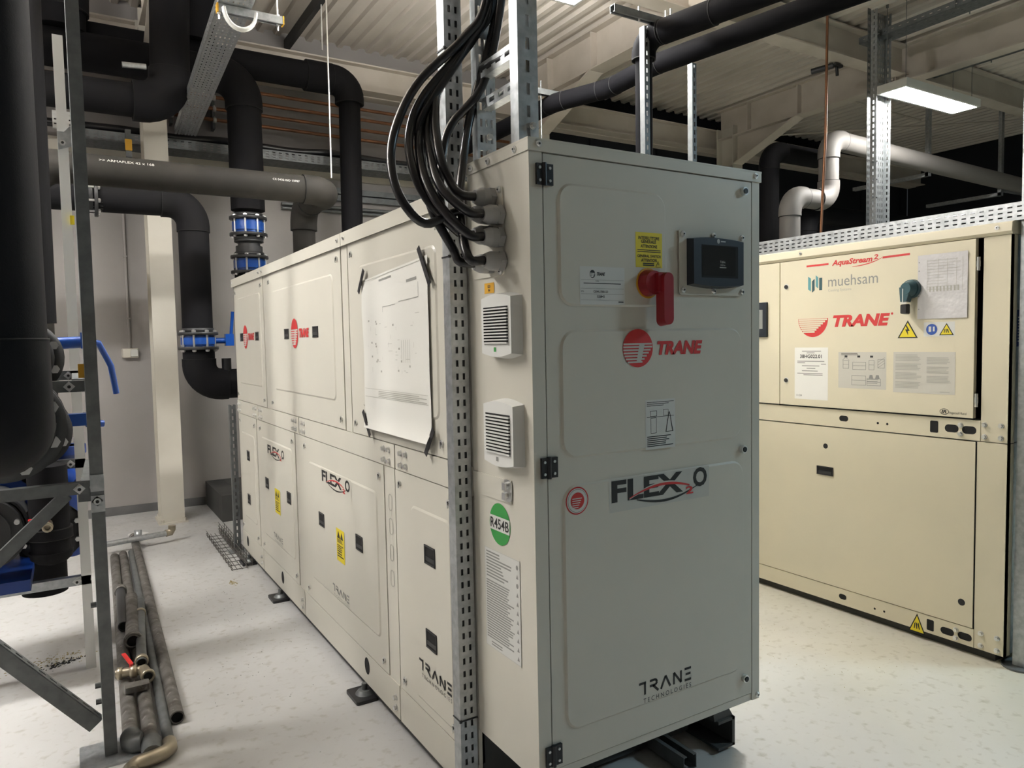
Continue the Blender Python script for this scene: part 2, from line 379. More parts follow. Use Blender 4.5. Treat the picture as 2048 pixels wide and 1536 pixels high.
lamp(4.4, 5.65, -2.3, -2.02, 3.70, 'unseen cool light panel added at the right, behind the camera', LEDC, False)  # unseen cool source, added to light the faces towards the camera
lamp(-2.5, -1.25, 2.2, 2.48, 3.70, 'unseen light panel added over the pipes at the left', LEDN)  # out of view, added to brighten the side panels and left aisle
# ================================================================== small hardware, built once
def screw_mb(axis, r=.0075, d=.006):
    m = MB(); N = V(axis); m.cyl(V((0,0,0)), N*d*.5, r*1.25, 10); m.cyl(N*d*.5, N*d, r, 10, r*.7)
    m.cyl(N*d, N*(d+.0012), r*.35, 6, mi=1); return m
class Hw:                                                # shares one mesh between all copies
    def __init__(s, mb, mats, name): s.mb = mb; s.mats = mats; s.name = name; s.o = None
    def put(s, parent, pos):
        if s.o is None:
            o = s.mb.build(s.name, s.mats, None, (0,0,0)); s.o = o; o.parent = parent
        else:
            o = s.o.copy(); C.objects.link(o); o.parent = parent
        o.location = V(pos)-ORG[parent.name]; ORG[o.name] = V(pos); return o
SCX = Hw(screw_mb((-1,0,0)), [ZINC, INK], 'screw'); SCY = Hw(screw_mb((0,-1,0)), [ZINC, INK], 'screw')
LOCKY = Hw((lambda m: (m.cyl((0,0,0), (0,-.012,0), .0125, 16), m.cyl((0,-.012,0), (0,-.014,0), .0085, 12, mi=1), m)[-1])(MB()), [ZINC, INK], 'quarter_turn_lock')
def qt_mb():
    m = MB(); m.cyl((0,0,0), (-.006,0,0), .011, 12); m.cyl((-.006,0,0), (-.0075,0,0), .0055, 8, mi=1); m.obox((-.006,-.002,-.016), (0,1,0), (0,0,1), (-1,0,0), .004, .018, .004); return m
QTX = Hw(qt_mb(), [ZINC, INK], 'quarter_turn_lock')
def bracket_mb():                                          # a small bolted corner plate: four bolts on a plate
    m = MB(); m.box((-.004,-.0125,-.0125), (0,.0125,.0125)); m.cyl((-.004,0,0), (-.010,0,0), .009, 6, smooth=False); return m
BOLTX = Hw((lambda m: (m.cyl((0,0,0), (-.003,0,0), .012, 12), m.cyl((-.003,0,0), (-.012,0,0), .0085, 6, smooth=False), m)[-1])(MB()), [ZINC], 'bolt')

def emboss(m, pl, u0, u1, v0, v1, r, h0=.0, h=.005, c=.006):
    # raised field with a chamfered edge all round
    a = rrect(u0, u1, v0, v1, r, 6); b = rrect(min(u0,u1)+c, max(u0,u1)-c, v0+c, v1-c, max(r-c, .004), 6); n = len(a)
    vs = [pl(u, v, h0) for u, v in a]+[pl(u, v, h0+h) for u, v in b]
    m.add(vs, [tuple(range(n, 2*n))]+[(k, (k+1) % n, n+(k+1) % n, n+k) for k in range(n)])
def groove_ring(m, pl, u0, u1, v0, v1, r, w=.003, h=.0015):
    a = rrect(u0, u1, v0, v1, r, 6); b = rrect(min(u0,u1)+w, max(u0,u1)-w, v0+w, v1-w, max(r-w, .002), 6); n = len(a)
    m.add([pl(u, v, h) for u, v in a]+[pl(u, v, h) for u, v in b], [(k, (k+1) % n, n+(k+1) % n, n+k) for k in range(n)])

def maker_disc(m, pl, u, v, ru, rv, h, mi_red, mi_gap, sgn=1, bowl=False, nbar=7):
    # round maker's emblem: full disc (or its lower bowl) crossed by level stripes
    if not bowl: m.flat(pl, ell(u, v, ru, rv, 36), h, mi_red)
    else: m.flat(pl, ell(u, v, ru, rv, 28, PI, 2*PI)+[], h, mi_red)
    top = .22 if not bowl else -.06; bot = -.72
    for k in range(nbar):
        t = top+(bot-top)*k/(nbar-1); hw = math.sqrt(max(0, 1-t*t)); th = .045
        a, b = -hw*.97, hw*(.95-.75*max(0, k-1)/(nbar)) if not bowl else hw*(.95-.9*k/nbar)
        m.rect(pl, u+sgn*ru*a, u+sgn*ru*b, v+rv*(t-th), v+rv*(t+th), h+.0004, mi_gap)
    # a pale upright stroke makes the letter in the stripes
    if not bowl: m.flat(pl, [(u+sgn*ru*.1, v+rv*.22), (u+sgn*ru*.45, v+rv*.22), (u+sgn*ru*.2, v-rv*.7), (u-sgn*ru*.1, v-rv*.7)], h+.0003, mi_gap)

def wave_logo(m, pl, u0, u1, v0, v1, h, ik=0, rd=1):
    # black letters F L E X O with a red and a black swoosh and a small red 2
    U = lambda a: u0+(u1-u0)*a
    Vv = lambda b: v0+(v1-v0)*b
    text(m, pl, 'FLEX', U(.0), U(.72), Vv(.24), Vv(.97), h, ik, bold=.035, shear=0)
    text(m, pl, 'O', U(.83), U(.985), Vv(.32), Vv(1.02), h, ik, bold=.035)
    def arc(pts_top, pts_bot, mi, hh):
        n = len(pts_top); m.add([pl(U(a), Vv(b), hh) for a, b in pts_top]+[pl(U(a), Vv(b), hh) for a, b in pts_bot], [(k, k+1, n+k+1, n+k) for k in range(n-1)], mi)
    N = 14; T = [k/N for k in range(N+1)]
    arc([(.17+.62*t, .26+.42*math.sin(PI*(t*.86))**.9-.02*t+.05) for t in T], [(.17+.62*t, .26+.34*math.sin(PI*(t*.86))**.9-.02*t+.0) for t in T], 3, h+.0002)
    arc([(.17+.62*t, .24+.36*math.sin(PI*(t*.86))**.9-.02*t+.08) for t in T], [(.17+.62*t, .24+.30*math.sin(PI*(t*.86))**.9-.02*t+.05) for t in T], rd, h+.0004)
    arc([(.24+.66*t, .24-.20*math.sin(PI*(t))+.20*t*t) for t in T], [(.24+.66*t, .20-.25*math.sin(PI*(t))+.22*t*t) for t in T], ik, h+.0005)
    text(m, pl, '2', U(.75), U(.83), Vv(.12), Vv(.40), h+.0006, rd, bold=.03)

def tri_sign(m, pl, u, v, su, sv, h, mi_b, mi_y, kind):
    m.flat(pl, [(u-su, v-sv), (u+su, v-sv), (u, v+sv)], h, mi_b)
    k = .80; m.flat(pl, [(u-su*k, v-sv*.88), (u+su*k, v-sv*.88), (u, v+sv*.74)], h+.0004, mi_y)
    if kind == 'bolt':
        m.flat(pl, [(u+su*.1, v+sv*.45), (u-su*.22, v-sv*.2), (u-su*.02, v-sv*.2), (u-su*.06, v-sv*.72), (u+su*.24, v-sv*.02), (u+su*.03, v-sv*.02), (u+su*.2, v+sv*.4)], h+.0008, mi_b)
    else:
        for dx in (-.3, 0, .3): m.flat(pl, [(u+su*(dx-.05), v-sv*.6), (u+su*(dx+.06), v-sv*.6), (u+su*(dx*.6+.12), v-sv*.1), (u+su*(dx*.6-.02), v+sv*.1)], h+.0008, mi_b)

# ================================================================== the grey-beige chiller
W, D1, ZB, ZL, ZT = .8653, .332, .304, 1.968, 2.0
ch = thing('chiller', 'long grey-beige chiller with a grey control door on its near end, in the middle', 'chiller', (.43, 1.9, 0))
PX, PY = plane_x(0), plane_y(0)
m = MB(); m.box((.004, .016, ZB), (W-.004, D1, ZL)); m.box((0, 0, ZB), (.0405, .016, ZL)); m.box((.829, 0, ZB), (W-.003, .016, ZL)); m.box((.0405, .004, ZB), (.829, .016, .3265))
m.box((0, .016, ZB), (.004, D1, ZL)); m.box((W-.004, .016, ZB), (W-.003, D1, ZL))
cab = m.build('control_cabinet', PAINT, ch)
m = MB(); m.box((-.004, -.004, 1.9685), (W+.003, D1+.002, ZT)); m.box((-.0045, -.0045, 1.996), (W+.0035, D1, 2.0015)); lid = m.build('cabinet_roof', PAINT, ch)
for u, v in ((.028, 1.986), (.841, 1.986)): SCY.put(lid, (u, -.004, v))
for y in (.06, .2, .30): SCX.put(lid, (-.004, y, 1.983))
SCY.put(cab, (.853, 0, .318))
# door
m = MB(); m.box((.0445, .001, .3295), (.8265, .0155, 1.9655)); emboss(m, plane_y(.001), .087, .465, 1.575, 1.897, .045); emboss(m, plane_y(.001), .088, .782, 1.168, 1.513, .05); emboss(m, plane_y(.001), .088, .789, .42, 1.098, .05)
door = m.build('control_door', PAINT, ch)
m = MB(); m.box((.0405, .009, .3265), (.0445, .0158, 1.9675)); m.box((.8265, .009, .3265), (.829, .0158, 1.9675)); m.box((.0405, .009, 1.9655), (.829, .0158, 1.968)); m.build('door_gasket', HOLE, cab)
for z in (1.911, 1.152, .372):
    m = MB(); m.box((.020, -.007, z-.027), (.040, 0, z+.027)); m.box((.047, -.007, z-.027), (.071, .001, z+.027)); m.cyl((.0435, -.006, z-.029), (.0435, -.006, z+.029), .0065, 12)
    for xx in (.029, .060):
        for dz in (-.016, .016): m.cyl((xx, -.007, z+dz), (xx, -.0095, z+dz), .0038, 10, mi=1)
    m.build('hinge', [BLACK, ZINC], door)
for u, v in ((.789, 1.934), (.783, 1.132), (.791, .389)): LOCKY.put(door, (u, .001, v))
H = .0045
# rotary main switch
m = MB(); m.cyl((.392, -.002, 1.642), (.392, -.006, 1.642), .043, 28); m.build('switch_plate', YELP, door)
m = MB(); m.cyl((.392, -.006, 1.642), (.392, -.034, 1.642), .038, 28, .033)
m.prism(lambda u, v, h=0: V((.424+u, -.034-h, 1.645+v)), rrect(-.019, .019, -.125, .028, .018, 6), -.01, .022, .004); m.box((.395, -.045, 1.615), (.425, -.02, 1.668))
sw = m.build('main_switch_handle', REDP, door, label='dark red rotary switch handle')
# touch panel
m = MB(); m.prism(PY, rrect(.513, .790, 1.612, 1.802, .008), .003, .006); tp = m.build('screen_plate', PAINT, door)
for u, v in ((.527, 1.788), (.652, 1.790), (.776, 1.790), (.527, 1.626), (.652, 1.624), (.776, 1.624)): SCY.put(door, (u, -.006, v))
def bulged(u0, u1, v0, v1, b, n=8):
    o = []
    for k in range(n+1): t = k/n; o.append((u0+(u1-u0)*t, v0-b*math.sin(PI*t)))
    for k in range(n+1): t = k/n; o.append((u1+(u0-u1)*t, v1+b*math.sin(PI*t)))
    return o
m = MB(); m.prism(PY, bulged(.542, .762, 1.640, 1.776, .009), .006, .030, .006); m.build('touch_panel', BEZEL, door)
m = MB(); m.rect(PY, .578, .732, 1.662, 1.758, .0303); m.build('panel_recess', HOLE, door)
m = MB(); m.rect(PY, .582, .720, 1.668, 1.755, .0308, 0); text(m, PY, 'Tablix', .654, .676, 1.706, 1.713, .0312, 1); text(m, PY, '3.0 s', .655, .675, 1.698, 1.703, .0312, 1); m.rect(PY, .652, .680, 1.692, 1.694, .0312, 1)
m.flat(PY, ell(.648, 1.770, .006, .007, 16), .0306, 2); m.rect(PY, .658, .678, 1.768, 1.772, .0306, 2); m.build('screen', [SCREEN, LABELG, LGREY], door)
# stickers on the door
m = MB(); m.rect(PY, .348, .447, 1.686, 1.784, H, 0)
for s_, a, b, v0, v1 in (('INTERRUTTORE', .358, .436, 1.764, 1.773), ('GENERALE', .368, .424, 1.754, 1.763), ('ATTENZIONE', .366, .428, 1.741, 1.750), ('GENERAL SWITCH', .354, .441, 1.714, 1.722), ('ATTENTION', .368, .426, 1.702, 1.711)):
    text(m, PY, s_, a, b, v0, v1, H+.0005, 1, bold=.02)
for v in (1.734, 1.729): m.rect(PY, .354, .441, v, v+.002, H+.0005, 1)
for v in (1.696, 1.691): m.rect(PY, .374, .416, v, v+.003, H+.0005, 1)
tri_sign(m, PY, .431, 1.697, .010, .009, H+.0004, 1, 0, 'bolt'); m.build('warning_sticker', [YEL, INK], door, label='yellow general switch warning sticker')
m = MB(); m.rect(PY, .153, .307, 1.580, 1.682, H, 0); maker_disc(m, PY, .195, 1.662, .009, .011, H+.0005, 1, 0); text(m, PY, 'TRANE', .210, .238, 1.658, 1.667, H+.0005, 1, bold=.04, shear=.25)
m.rect(PY, .165, .293, 1.636, 1.638, H+.0005, 1); text(m, PY, 'TYPE', .205, .216, 1.641, 1.645, H+.0005, 1)
text(m, PY, 'CGWL-7000-GD', .198, .248, 1.612, 1.618, H+.0005, 1, bold=.02); text(m, PY, '522842', .210, .236, 1.599, 1.605, H+.0005, 1, bold=.02); text(m, PY, 'S/N', .156, .165, 1.613, 1.618, H+.0005, 1)
for v in (1.646, 1.623, 1.608, 1.592): m.rect(PY, .156, .303, v, v+.0007, H+.0005, 2)
m.rect(PY, .284, .302, 1.586, 1.589, H+.0005, 1); m.build('rating_plate', [LABELW, INK, INKG], door, label='white rating label')
m = MB(); maker_disc(m, PY, .3525, 1.459, .0555, .054, H+.0008, 0, 1); text(m, PY, 'TRANE', .425, .605, 1.438, 1.478, H+.0008, 0, bold=.05, shear=.22); m.build('maker_emblem', [RED, LABELG], door, label='red round emblem and lettering')
m = MB(); m.rect(PY, .379, .493, 1.167, 1.310, H, 0)
for k in range(3): m.rect(PY, .384, .488-.02*k, 1.302-.005*k, 1.3035-.005*k, H+.0005, 1)
def frame(m, pl, u0, u1, v0, v1, t, h, mi):
    m.rect(pl, u0, u1, v0, v0+t, h, mi); m.rect(pl, u0, u1, v1-t, v1, h, mi); m.rect(pl, u0, u0+t, v0, v1, h, mi); m.rect(pl, u1-t, u1, v0, v1, h, mi)
frame(m, PY, .398, .420, 1.213, 1.258, .0012, H+.0005, 1); frame(m, PY, .396, .422, 1.262, 1.278, .0012, H+.0005, 1); m.rect(PY, .384, .488, 1.2595, 1.2607, H+.0005, 1)
m.flat(PY, [(.455,1.215),(.458,1.215),(.470,1.272),(.468,1.272)], H+.0005, 1); m.flat(PY, [(.485,1.215),(.482,1.215),(.470,1.272),(.472,1.272)], H+.0005, 1); m.rect(PY, .455, .485, 1.214, 1.2155, H+.0005, 1); frame(m, PY, .446, .466, 1.262, 1.280, .001, H+.0005, 1)
lines(m, PY, .384, .488, 1.172, 1.205, 6, H+.0005, 1, .45, .5, 3); m.build('instruction_sticker', [LABELW, INK], door, label='small white sticker with lifting sketch')
m = MB(); m.rect(PY, .243, .632, 1.003, 1.096, H, 2); wave_logo(m, PY, .252, .628, 1.010, 1.094, H+.0005); m.build('range_logo', [INK, RED, LABELG, LABELG], door, label='black and red swoosh logo')
m = MB()
for k, (r, mi) in enumerate(((1, 0), (.90, 1), (.84, 2), (.80, 1), (.60, 0))): m.flat(PY, ell(.1335, 1.053, .038*r, .038*r), H+.0004*k, mi)
for k in range(5): m.rect(PY, .116, .148-.003*k, 1.058-.006*k, 1.0605-.006*k, H+.0022, 1)
m.build('round_seal', [RED, LABELW, INKG], door, label='round red and white seal')
m = MB()
def tech(m, pl, u0, u1, v0, v1, h, mi):
    # thin open lettering: T R A N E with gaps, and a spaced line below
    U = lambda a: u0+(u1-u0)*a
    Vv = lambda b: v0+(v1-v0)*b
    def st(a0, b0, a1, b1, t=.035):
        p, q = V((U(a0), Vv(b0))), V((U(a1), Vv(b1))); d = (q-p).normalized(); n = V((-d.y, d.x))*abs(u1-u0)*t*.5
        m.flat(pl, [tuple(p+n), tuple(q+n), tuple(q-n), tuple(p-n)], h, mi)
    st(0, .97, .13, .97); st(.11, .98, .11, .40)
    st(.20, .97, .31, .97); st(.31, .97, .34, .84); st(.34, .84, .31, .72); st(.31, .72, .20, .72); st(.26, .72, .36, .40)
    st(.41, .40, .50, .98); st(.50, .98, .59, .40)
    st(.66, .40, .66, .98); st(.66, .98, .80, .40); st(.80, .40, .80, .98)
    st(.87, .97, 1, .97); st(.89, .70, .99, .70); st(.87, .41, 1, .41)
    text(m, pl, 'TECHNOLOGIES', U(.08), U(1), Vv(0), Vv(.22), h, mi, space=1.5)
tech(m, PY, .345, .552, .427, .489, H, 0); m.build('maker_lettering', INK, door, label='thin black lettering')

# left side of the control cabinet
m = MB(); m.prism(PX, rrect(.128, .305, 1.665, 1.905, .012), 0, .004); gp = m.build('gland_plate', PAINT, cab)
for y, z in ((.142, 1.895), (.142, 1.676)): SCX.put(cab, (-.004, y, z))
GL = {'C1': (.192, 1.835), 'C2': (.192, 1.778), 'C3': (.138, 1.826), 'C4': (.180, 1.878), 'C5': (.192, 1.700), 'C6': (.135, 1.702), 'C7': (.138, 1.766)}
def gland_mb():
    m = MB(); m.cyl((0,0,0), (-.016,0,0), .029, 6, smooth=False); m.cyl((-.016,0,0), (-.036,0,0), .026, 20); m.cyl((-.036,0,0), (-.056,0,0), .026, 20, .018, caps=True); return m
GLAND = Hw(gland_mb(), [LGREY], 'cable_gland')
for k, (y, z) in GL.items(): GLAND.put(cab, (-.004, y, z))
def vent(zb, zt, y0=.042, y1=.207):
    m = MB(); yc = (y0+y1)/2; n = 10; out = []
    for k in range(n+1): t = k/n; out.append((y0+(y1-y0)*t, zb-.012*math.sin(PI*t)))
    for k in range(n+1): t = k/n; out.append((y1+(y0-y1)*t, zt+.012*math.sin(PI*t)))
    m.prism(PX, out, 0, .034, .006); g0, g1 = y0+.018, y1-.016; a, b = zb+.030, zt-.028
    v_ = m.build('vent_grille', WHITE, cab)
    m = MB(); m.rect(PX, g0, g1, a, b, .0345); m.build('vent_opening', HOLE, cab)
    nn = 12; dz = (b-a)/nn
    for k in range(nn):
        if k == 0:
            s_ = MB(); s_.box((-.040, g0, a), (-.0346, g1, a+dz*.45)); s0 = s_.build('slat', WHITE, v_, origin=(-.0346, yc, a))
        else: inst(s0, v_, (-.0346, yc, a+dz*k), 'slat')
    m = MB(); m.rect(PX, yc+.012, yc, zb+.008, zb+.020, .0346, 0); m.build('vent_mark', GREENP if zb > 1.3 else INKG, cab)
vent(1.450, 1.607); vent(1.152, 1.318)
m = MB(); m.rect(PX, .240, .186, 1.621, 1.650, .0012, 0)
text(m, PX, 'E3', .220, .206, 1.636, 1.644, .0018, 1, bold=.03); text(m, PX, 'N', .218, .208, 1.626, 1.633, .0018, 1, bold=.03); m.build('small_tag', [YELP, INK], cab, label='small ochre sticker')
m = MB(); m.box((-.003, .112, 1.040), (0, .330, 1.104)); m.build('cover_plate', PAINT, cab)
m = MB()
for z in (1.062, 1.090):
    m.cyl((-.003, .131, z), (-.016, .131, z), .009, 10); m.obox((-.012, .122, z-.012), (0,1,0), (0,0,1), (-1,0,0), .018, .02, .005)
m.prism(PX, rrect(.108, .150, 1.044, 1.106, .014), .003, .005); m.build('latch', ZINC, cab, label='chrome double latch')
m = MB(); m.flat(PX, ell(.1815, .970, .0575, .060), .0012, 0)
a = .42; m.flat(PX, [(.1815+.055, .991), (.1815+.0535, .949), (.1815-.0535, .949), (.1815-.055, .991)], .0017, 1); text(m, PX, 'R454B', .232, .131, .955, .985, .0022, 2, bold=.015); m.build('refrigerant_sticker', [GREENP, LABELW, INK], cab, label='round green sticker')
m = MB(); m.rect(PX, .272, .078, .595, .889, .0012, 0); frame(m, PX, .078, .272, .595, .889, .002, .0016, 2)
lines(m, PX, .262, .118, .80, .88, 9, .0018, 1, .5, .5, 2); lines(m, PX, .264, .110, .62, .795, 24, .0018, 1, .55, .25, 5); lines(m, PX, .24, .16, .60, .615, 2, .0018, 1, .5, .3, 6)
for k in range(11): v = .868-.0255*k; m.flat(PX, [(.098, v-.006), (.086, v-.006), (.092, v+.007)] if k not in (0, 2) else ell(.092, v, .006, .007, 12), .0018, 1)
m.build('safety_sticker', [LABELW, INKG, LABELG], cab, label='A4 white multi-line safety sticker')

# compressor housing
PB = plane_x(-.001)
YE = 3.84
m = MB(); m.box((.012, D1+.006, .062), (.93, YE-.006, 1.90)); m.box((.03, .36, .02), (.90, 3.80, .062), 0); core = m.build('housing_core', DCONC, ch)
def post(y0, y1, z0, z1, x=0.0):
    m = MB(); m.box((x, y0, z0), (.02, y1, z1)); return m.build('corner_post', PAINT, ch)
post(3.812, YE, .19, 1.905); post(2.832, 2.943, 1.113, 1.905); post(1.412, 1.488, 1.113, 1.905); post(D1+.006, .488, 1.113, 1.905); post(1.398, 1.405, 1.113, 1.905, .004)
post(3.192, 3.263, .19, 1.02); post(2.192, 2.338, .19, 1.02); post(.957, 1.058, .07, 1.02); post(D1+.006, .448, .19, 1.02)
def panel(y0, y1, z0, z1, em, screws=True, r=.035):
    m = MB(); m.box((-.003, y0, z0), (.015, y1, z1)); emboss(m, plane_x(-.003), em[0], em[1], em[2], em[3], r, 0, .004, .008)
    p = m.build('side_panel', PAINT, ch)
    for y in (y0+.045, y1-.045):
        for z in (z0+.045, z1-.045): QTX.put(p, (-.003, y, z))
    return p
def handle(p, y, z, hw=.042, hh=.033, x=-.007):
    m = MB(); pl = plane_x(x); frame(m, pl, y-hw, y+hw, z-hh, z+hh, .006, .003, 0); m.rect(pl, y-hw, y+hw, z-hh, z+hh, .0008, 1); m.box((x-.002, y-hw+.008, z-hh+.012), (x, y+hw-.008, z-hh+.026), 2)
    m.build('recessed_handle', [BLACK, HOLE, IRON], p)
U1 = panel(2.945, 3.808, 1.116, 1.902, (3.02, 3.70, 1.235, 1.815)); U2 = panel(1.492, 2.828, 1.116, 1.902, (1.60, 2.72, 1.235, 1.800)); U3 = panel(.49, 1.395, 1.116, 1.902, (.545, 1.275, 1.235, 1.800))
L1 = panel(3.267, 3.808, .193, 1.020, (3.33, 3.74, .31, .90)); L2 = panel(2.34, 3.19, .193, 1.020, (2.40, 3.13, .31, .925)); L3 = panel(1.06, 2.19, .193, 1.020, (1.135, 2.09, .31, .905)); L4 = panel(.45, .943, .193, 1.020, (.49, .805, .225, .915))
PS = plane_x(-.0078)
for p, y, z in ((L1, 3.52, .752), (L1, 3.55, .452), (L2, 3.00, .648), (L2, 2.486, .645), (L3, 1.88, .645), (L3, 1.35, .650), (L4, .645, .767), (L4, .648, .472)): handle(p, y, z)
for p, c, hw, hh, r in ((U1, 3.36, .30, .03, .12), (U2, 2.10, .30, .035, .10)):
    a = 3.58 if p is U1 else 2.408; b = 3.12 if p is U1 else 1.877
    handle(p, a, 1.549, .045, .027); handle(p, b, 1.549, .045, .027)
    u = 3.46 if p is U1 else 2.245; m = MB(); maker_disc(m, PS, u, 1.549, .066, .077, .0012, 0, 1, -1)
    text(m, PS, 'TRANE', u-.085, u-.085-.175, 1.526, 1.572, .0012, 0, bold=.05, shear=.22); m.build('maker_emblem', [RED, LABELG], p, label='red round emblem and lettering')
for p, u0, u1 in ((L2, 2.95, 2.55), (L3, 1.85, 1.44)):
    m = MB(); m.rect(PS, u0+.01, u1-.01, .815, .902, .0008, 2); wave_logo(m, PS, u0, u1, .822, .896, .0014); m.build('range_logo', [INK, RED, PAINT, PAINT], p, label='black and red swoosh logo')
for p, u0, u1, z0, z1 in ((L2, 2.81, 2.69, .505, .650), (L3, 1.657, 1.547, .505, .655)):
    m = MB(); m.rect(PS, u0, u1, z0, z1, .0008, 0)
    for k in range(2):
        uc = u0+(u1-u0)*(.30+.4*k); zc = z1-.03; m.flat(PS, [(uc+.02, zc-.014), (uc-.02, zc-.014), (uc, zc+.02)], .0014, 1)
    for k in range(3): lines(m, PS, u0-.012, u1+.012, z1-.066-.034*k, z1-.048-.026*k, 3, .0014, 1, .5, .3, k)
    m.build('warning_sticker', [YEL, INK], p, label='tall yellow warning sticker')
for p, u0, u1, z0, z1 in ((L2, 2.87, 2.66, .325, .372), (L3, 1.735, 1.505, .322, .374), (L4, .755, .50, .316, .376)):
    m = MB(); tech(m, PS, u0, u1, z0, z1, .0008, 0); m.build('maker_lettering', INKG if p is not L4 else INK, p, label='thin dark lettering')
# knock-outs in the post
for z in (.885, .793, .691, .592):
    m = MB(); groove_ring(m, plane_x(0), .985, 1.022, z-.033, z+.033, .018, .0045, .0015); m.build('knock_out', INKM, ch)
# middle rail with its bolts
for y0, y1 in ((D1+.006, .935), (.945, 2.24), (2.25, 3.19), (3.2, YE)):
    m = MB(); m.box((-.004, y0, 1.024), (.015, y1, 1.112)); mr = m.build('middle_rail', PAINT, ch)
    for yy in (y0+.05, y0+.10, y1-.055, y1-.10):
        for z in (1.045, 1.088): BOLTX.put(mr, (-.004, yy, z))
# base skirts
for y0, y1, hy in ((D1+.006, .953, None), (.962, 2.243, 1.313), (2.252, 3.19, 2.714), (3.20, YE, 3.673)):
    m = MB(); m.box((-.003, y0, .055), (.015, y1, .189)); sk = m.build('base_skirt', PAINT, ch)
    for z in (.09, .13): BOLTX.put(sk, (-.003, y0+.035, z))
    if hy:
        m = MB(); m.flat(plane_x(-.003), ell(hy, .134, .030, .036), .0006); m.build('lifting_hole', HOLE, sk)
# roof rails
for y0, y1 in ((D1+.006, 1.448), (1.452, 2.948), (2.952, YE+.006)):
    m = MB(); m.box((-.014, y0, 1.9055), (.95, y1, 1.955)); m.box((-.0145, y0, 1.9), (-.011, y1, 1.95)); rr = m.build('roof_rail', PAINT, ch)
    for yy in (y0+.04, y1-.04): SCX.put(rr, (-.0145, yy, 1.93))
# far end sheet, base rails, feet
m = MB(); m.box((0, YE-.006, .06), (.93, YE, 1.905)); m.build('end_sheet', PAINT, ch)
m = MB(); m.box((.93, D1+.006, .06), (.945, YE, 1.905)); m.build('side_sheet', PAINT, ch)
for x0 in (.895, .02):
    m = MB(); m.box((x0+.07, .205, .012), (x0+.083, 3.8, .118)); m.box((x0, .205, .012), (x0+.083, 3.8, .022)); m.box((x0, .205, .108), (x0+.083, 3.8, .118)); m.build('base_rail', DCONC, ch)
m = MB(); m.prism(plane_y(.215), [(.978, .118), (.885, .118), (.850, .30), (.863, .304)], -.02, 0); m.build('gusset', DCONC, ch)
m = MB(); m.strut((.70, .18, .012), (0,1,0), (1,0,0), (0,0,1), 1.2, .06, .05); m.build('support_channel', GALVD, ch)
for y in (1.33, 2.75, 3.6, .55):
    m = MB(); m.prism(lambda u, v, h=0: V((-.02+u, y+v, h)), rrect(-.05, .045, -.07, .07, .01), 0, .014); m.build('rubber_pad', BLACK, ch)
    m = MB(); m.cyl((-.012, y, .014), (-.012, y, .03), .040, 16, .026); m.cyl((-.012, y, .03), (-.012, y, .056), .012, 10); m.build('levelling_foot', GALVD, ch)
# ================================================================== the cream chiller on the right
X2 = 2.467
aq = thing('chiller', 'cream chiller with a teal-handled switch door, on the right side of the aisle', 'chiller', (2.95, 1.5, 0))
P2 = plane_x(X2)
YA = 3.0
m = MB(); m.box((X2+.022, .012, .045), (X2+.90, YA-.01, 1.90)); m.build('housing_core', GALVD, aq)
m = MB(); m.prism(lambda u, v, h=0: V((u, h, v)), [(X2-.016, 1.918), (X2-.012, 1.955), (X2+.01, 1.962), (X2+.92, 1.962), (X2+.92, 1.905), (X2-.006, 1.905)], -.004, YA)
rc = m.build('roof_cap', CREAM, aq)
SCX.put(rc, (X2-.014, .055, 1.936)); SCX.put(rc, (X2-.014, 1.05, 1.936))
m = MB(); m.box((X2, .0, .997), (X2+.02, .1135, 1.904)); m.box((X2, .0, .997), (X2+.05, .004, 1.904)); pu = m.build('corner_post', CREAM, aq)
m = MB(); m.box((X2, .0, .042), (X2+.02, .1275, .9935)); m.box((X2, 0, .042), (X2+.05, .004, .9935)); plw = m.build('corner_post', CREAM, aq)
for p, zz in ((pu, (1.018, 1.072)), (plw, (.062, .118))):
    for z in zz:
        for y in (.03, .098): BOLTX.put(p, (X2, y, z))
# near end of the unit: bare galvanised sheets
m = MB(); m.box((X2+.05, .002, .045), (X2+.90, .012, .995)); m.build('end_sheet', GALV, aq)
m = MB(); m.box((X2+.05, .002, 1.0), (X2+.90, .012, 1.904)); es = m.build('end_sheet', GALV, aq)
m = MB(); pe = plane_y(.002); m.rect(pe, X2+.056, X2+.096, 1.42, 1.58, .0008, 0)
for k in range(9): m.rect(pe, X2+.064, X2+.088-.006*(k % 3), 1.44+.013*k, 1.446+.013*k, .0014, 1)
m.build('rating_plate', [BLUED, LABELW], es, label='dark blue rating plate')
# upper part: door with hinges on its right edge, a narrower panel at left
m = MB(); m.box((X2-.012, .142, 1.098), (X2+.02, 1.185, 1.901)); dr = m.build('control_door', CREAM, aq)
m = MB(); m.rect(P2, .142, .1135, 1.096, 1.903, -.012); m.box((X2+.012, .113, 1.096), (X2+.02, .142, 1.903)); m.build('door_gap', GALVD, aq)
m = MB(); m.rect(P2, 1.20, .14, 1.090, 1.0975, .0004); m.build('door_shadow_gap', HOLE, aq)
for z in (1.79, 1.18):
    m = MB(); m.cyl((X2-.006, .132, z-.03), (X2-.006, .132, z+.03), .007, 12); m.cyl((X2-.006, .132, z-.012), (X2-.006, .132, z+.012), .0085, 12); m.build('hinge', ZINC, dr)
m = MB(); m.box((X2-.010, 1.192, 1.098), (X2+.02, 2.30, 1.901)); lp = m.build('left_panel', CREAM, aq)
m = MB(); m.prism(plane_x(X2-.010), rrect(1.272, 1.412, 1.482, 1.684, .006), 0, .012, .003); m.build('touch_panel', BEZEL, lp)
m = MB(); m.rect(plane_x(X2-.010), 1.30, 1.40, 1.53, 1.64, .0125); m.build('screen', SCREENG, lp)
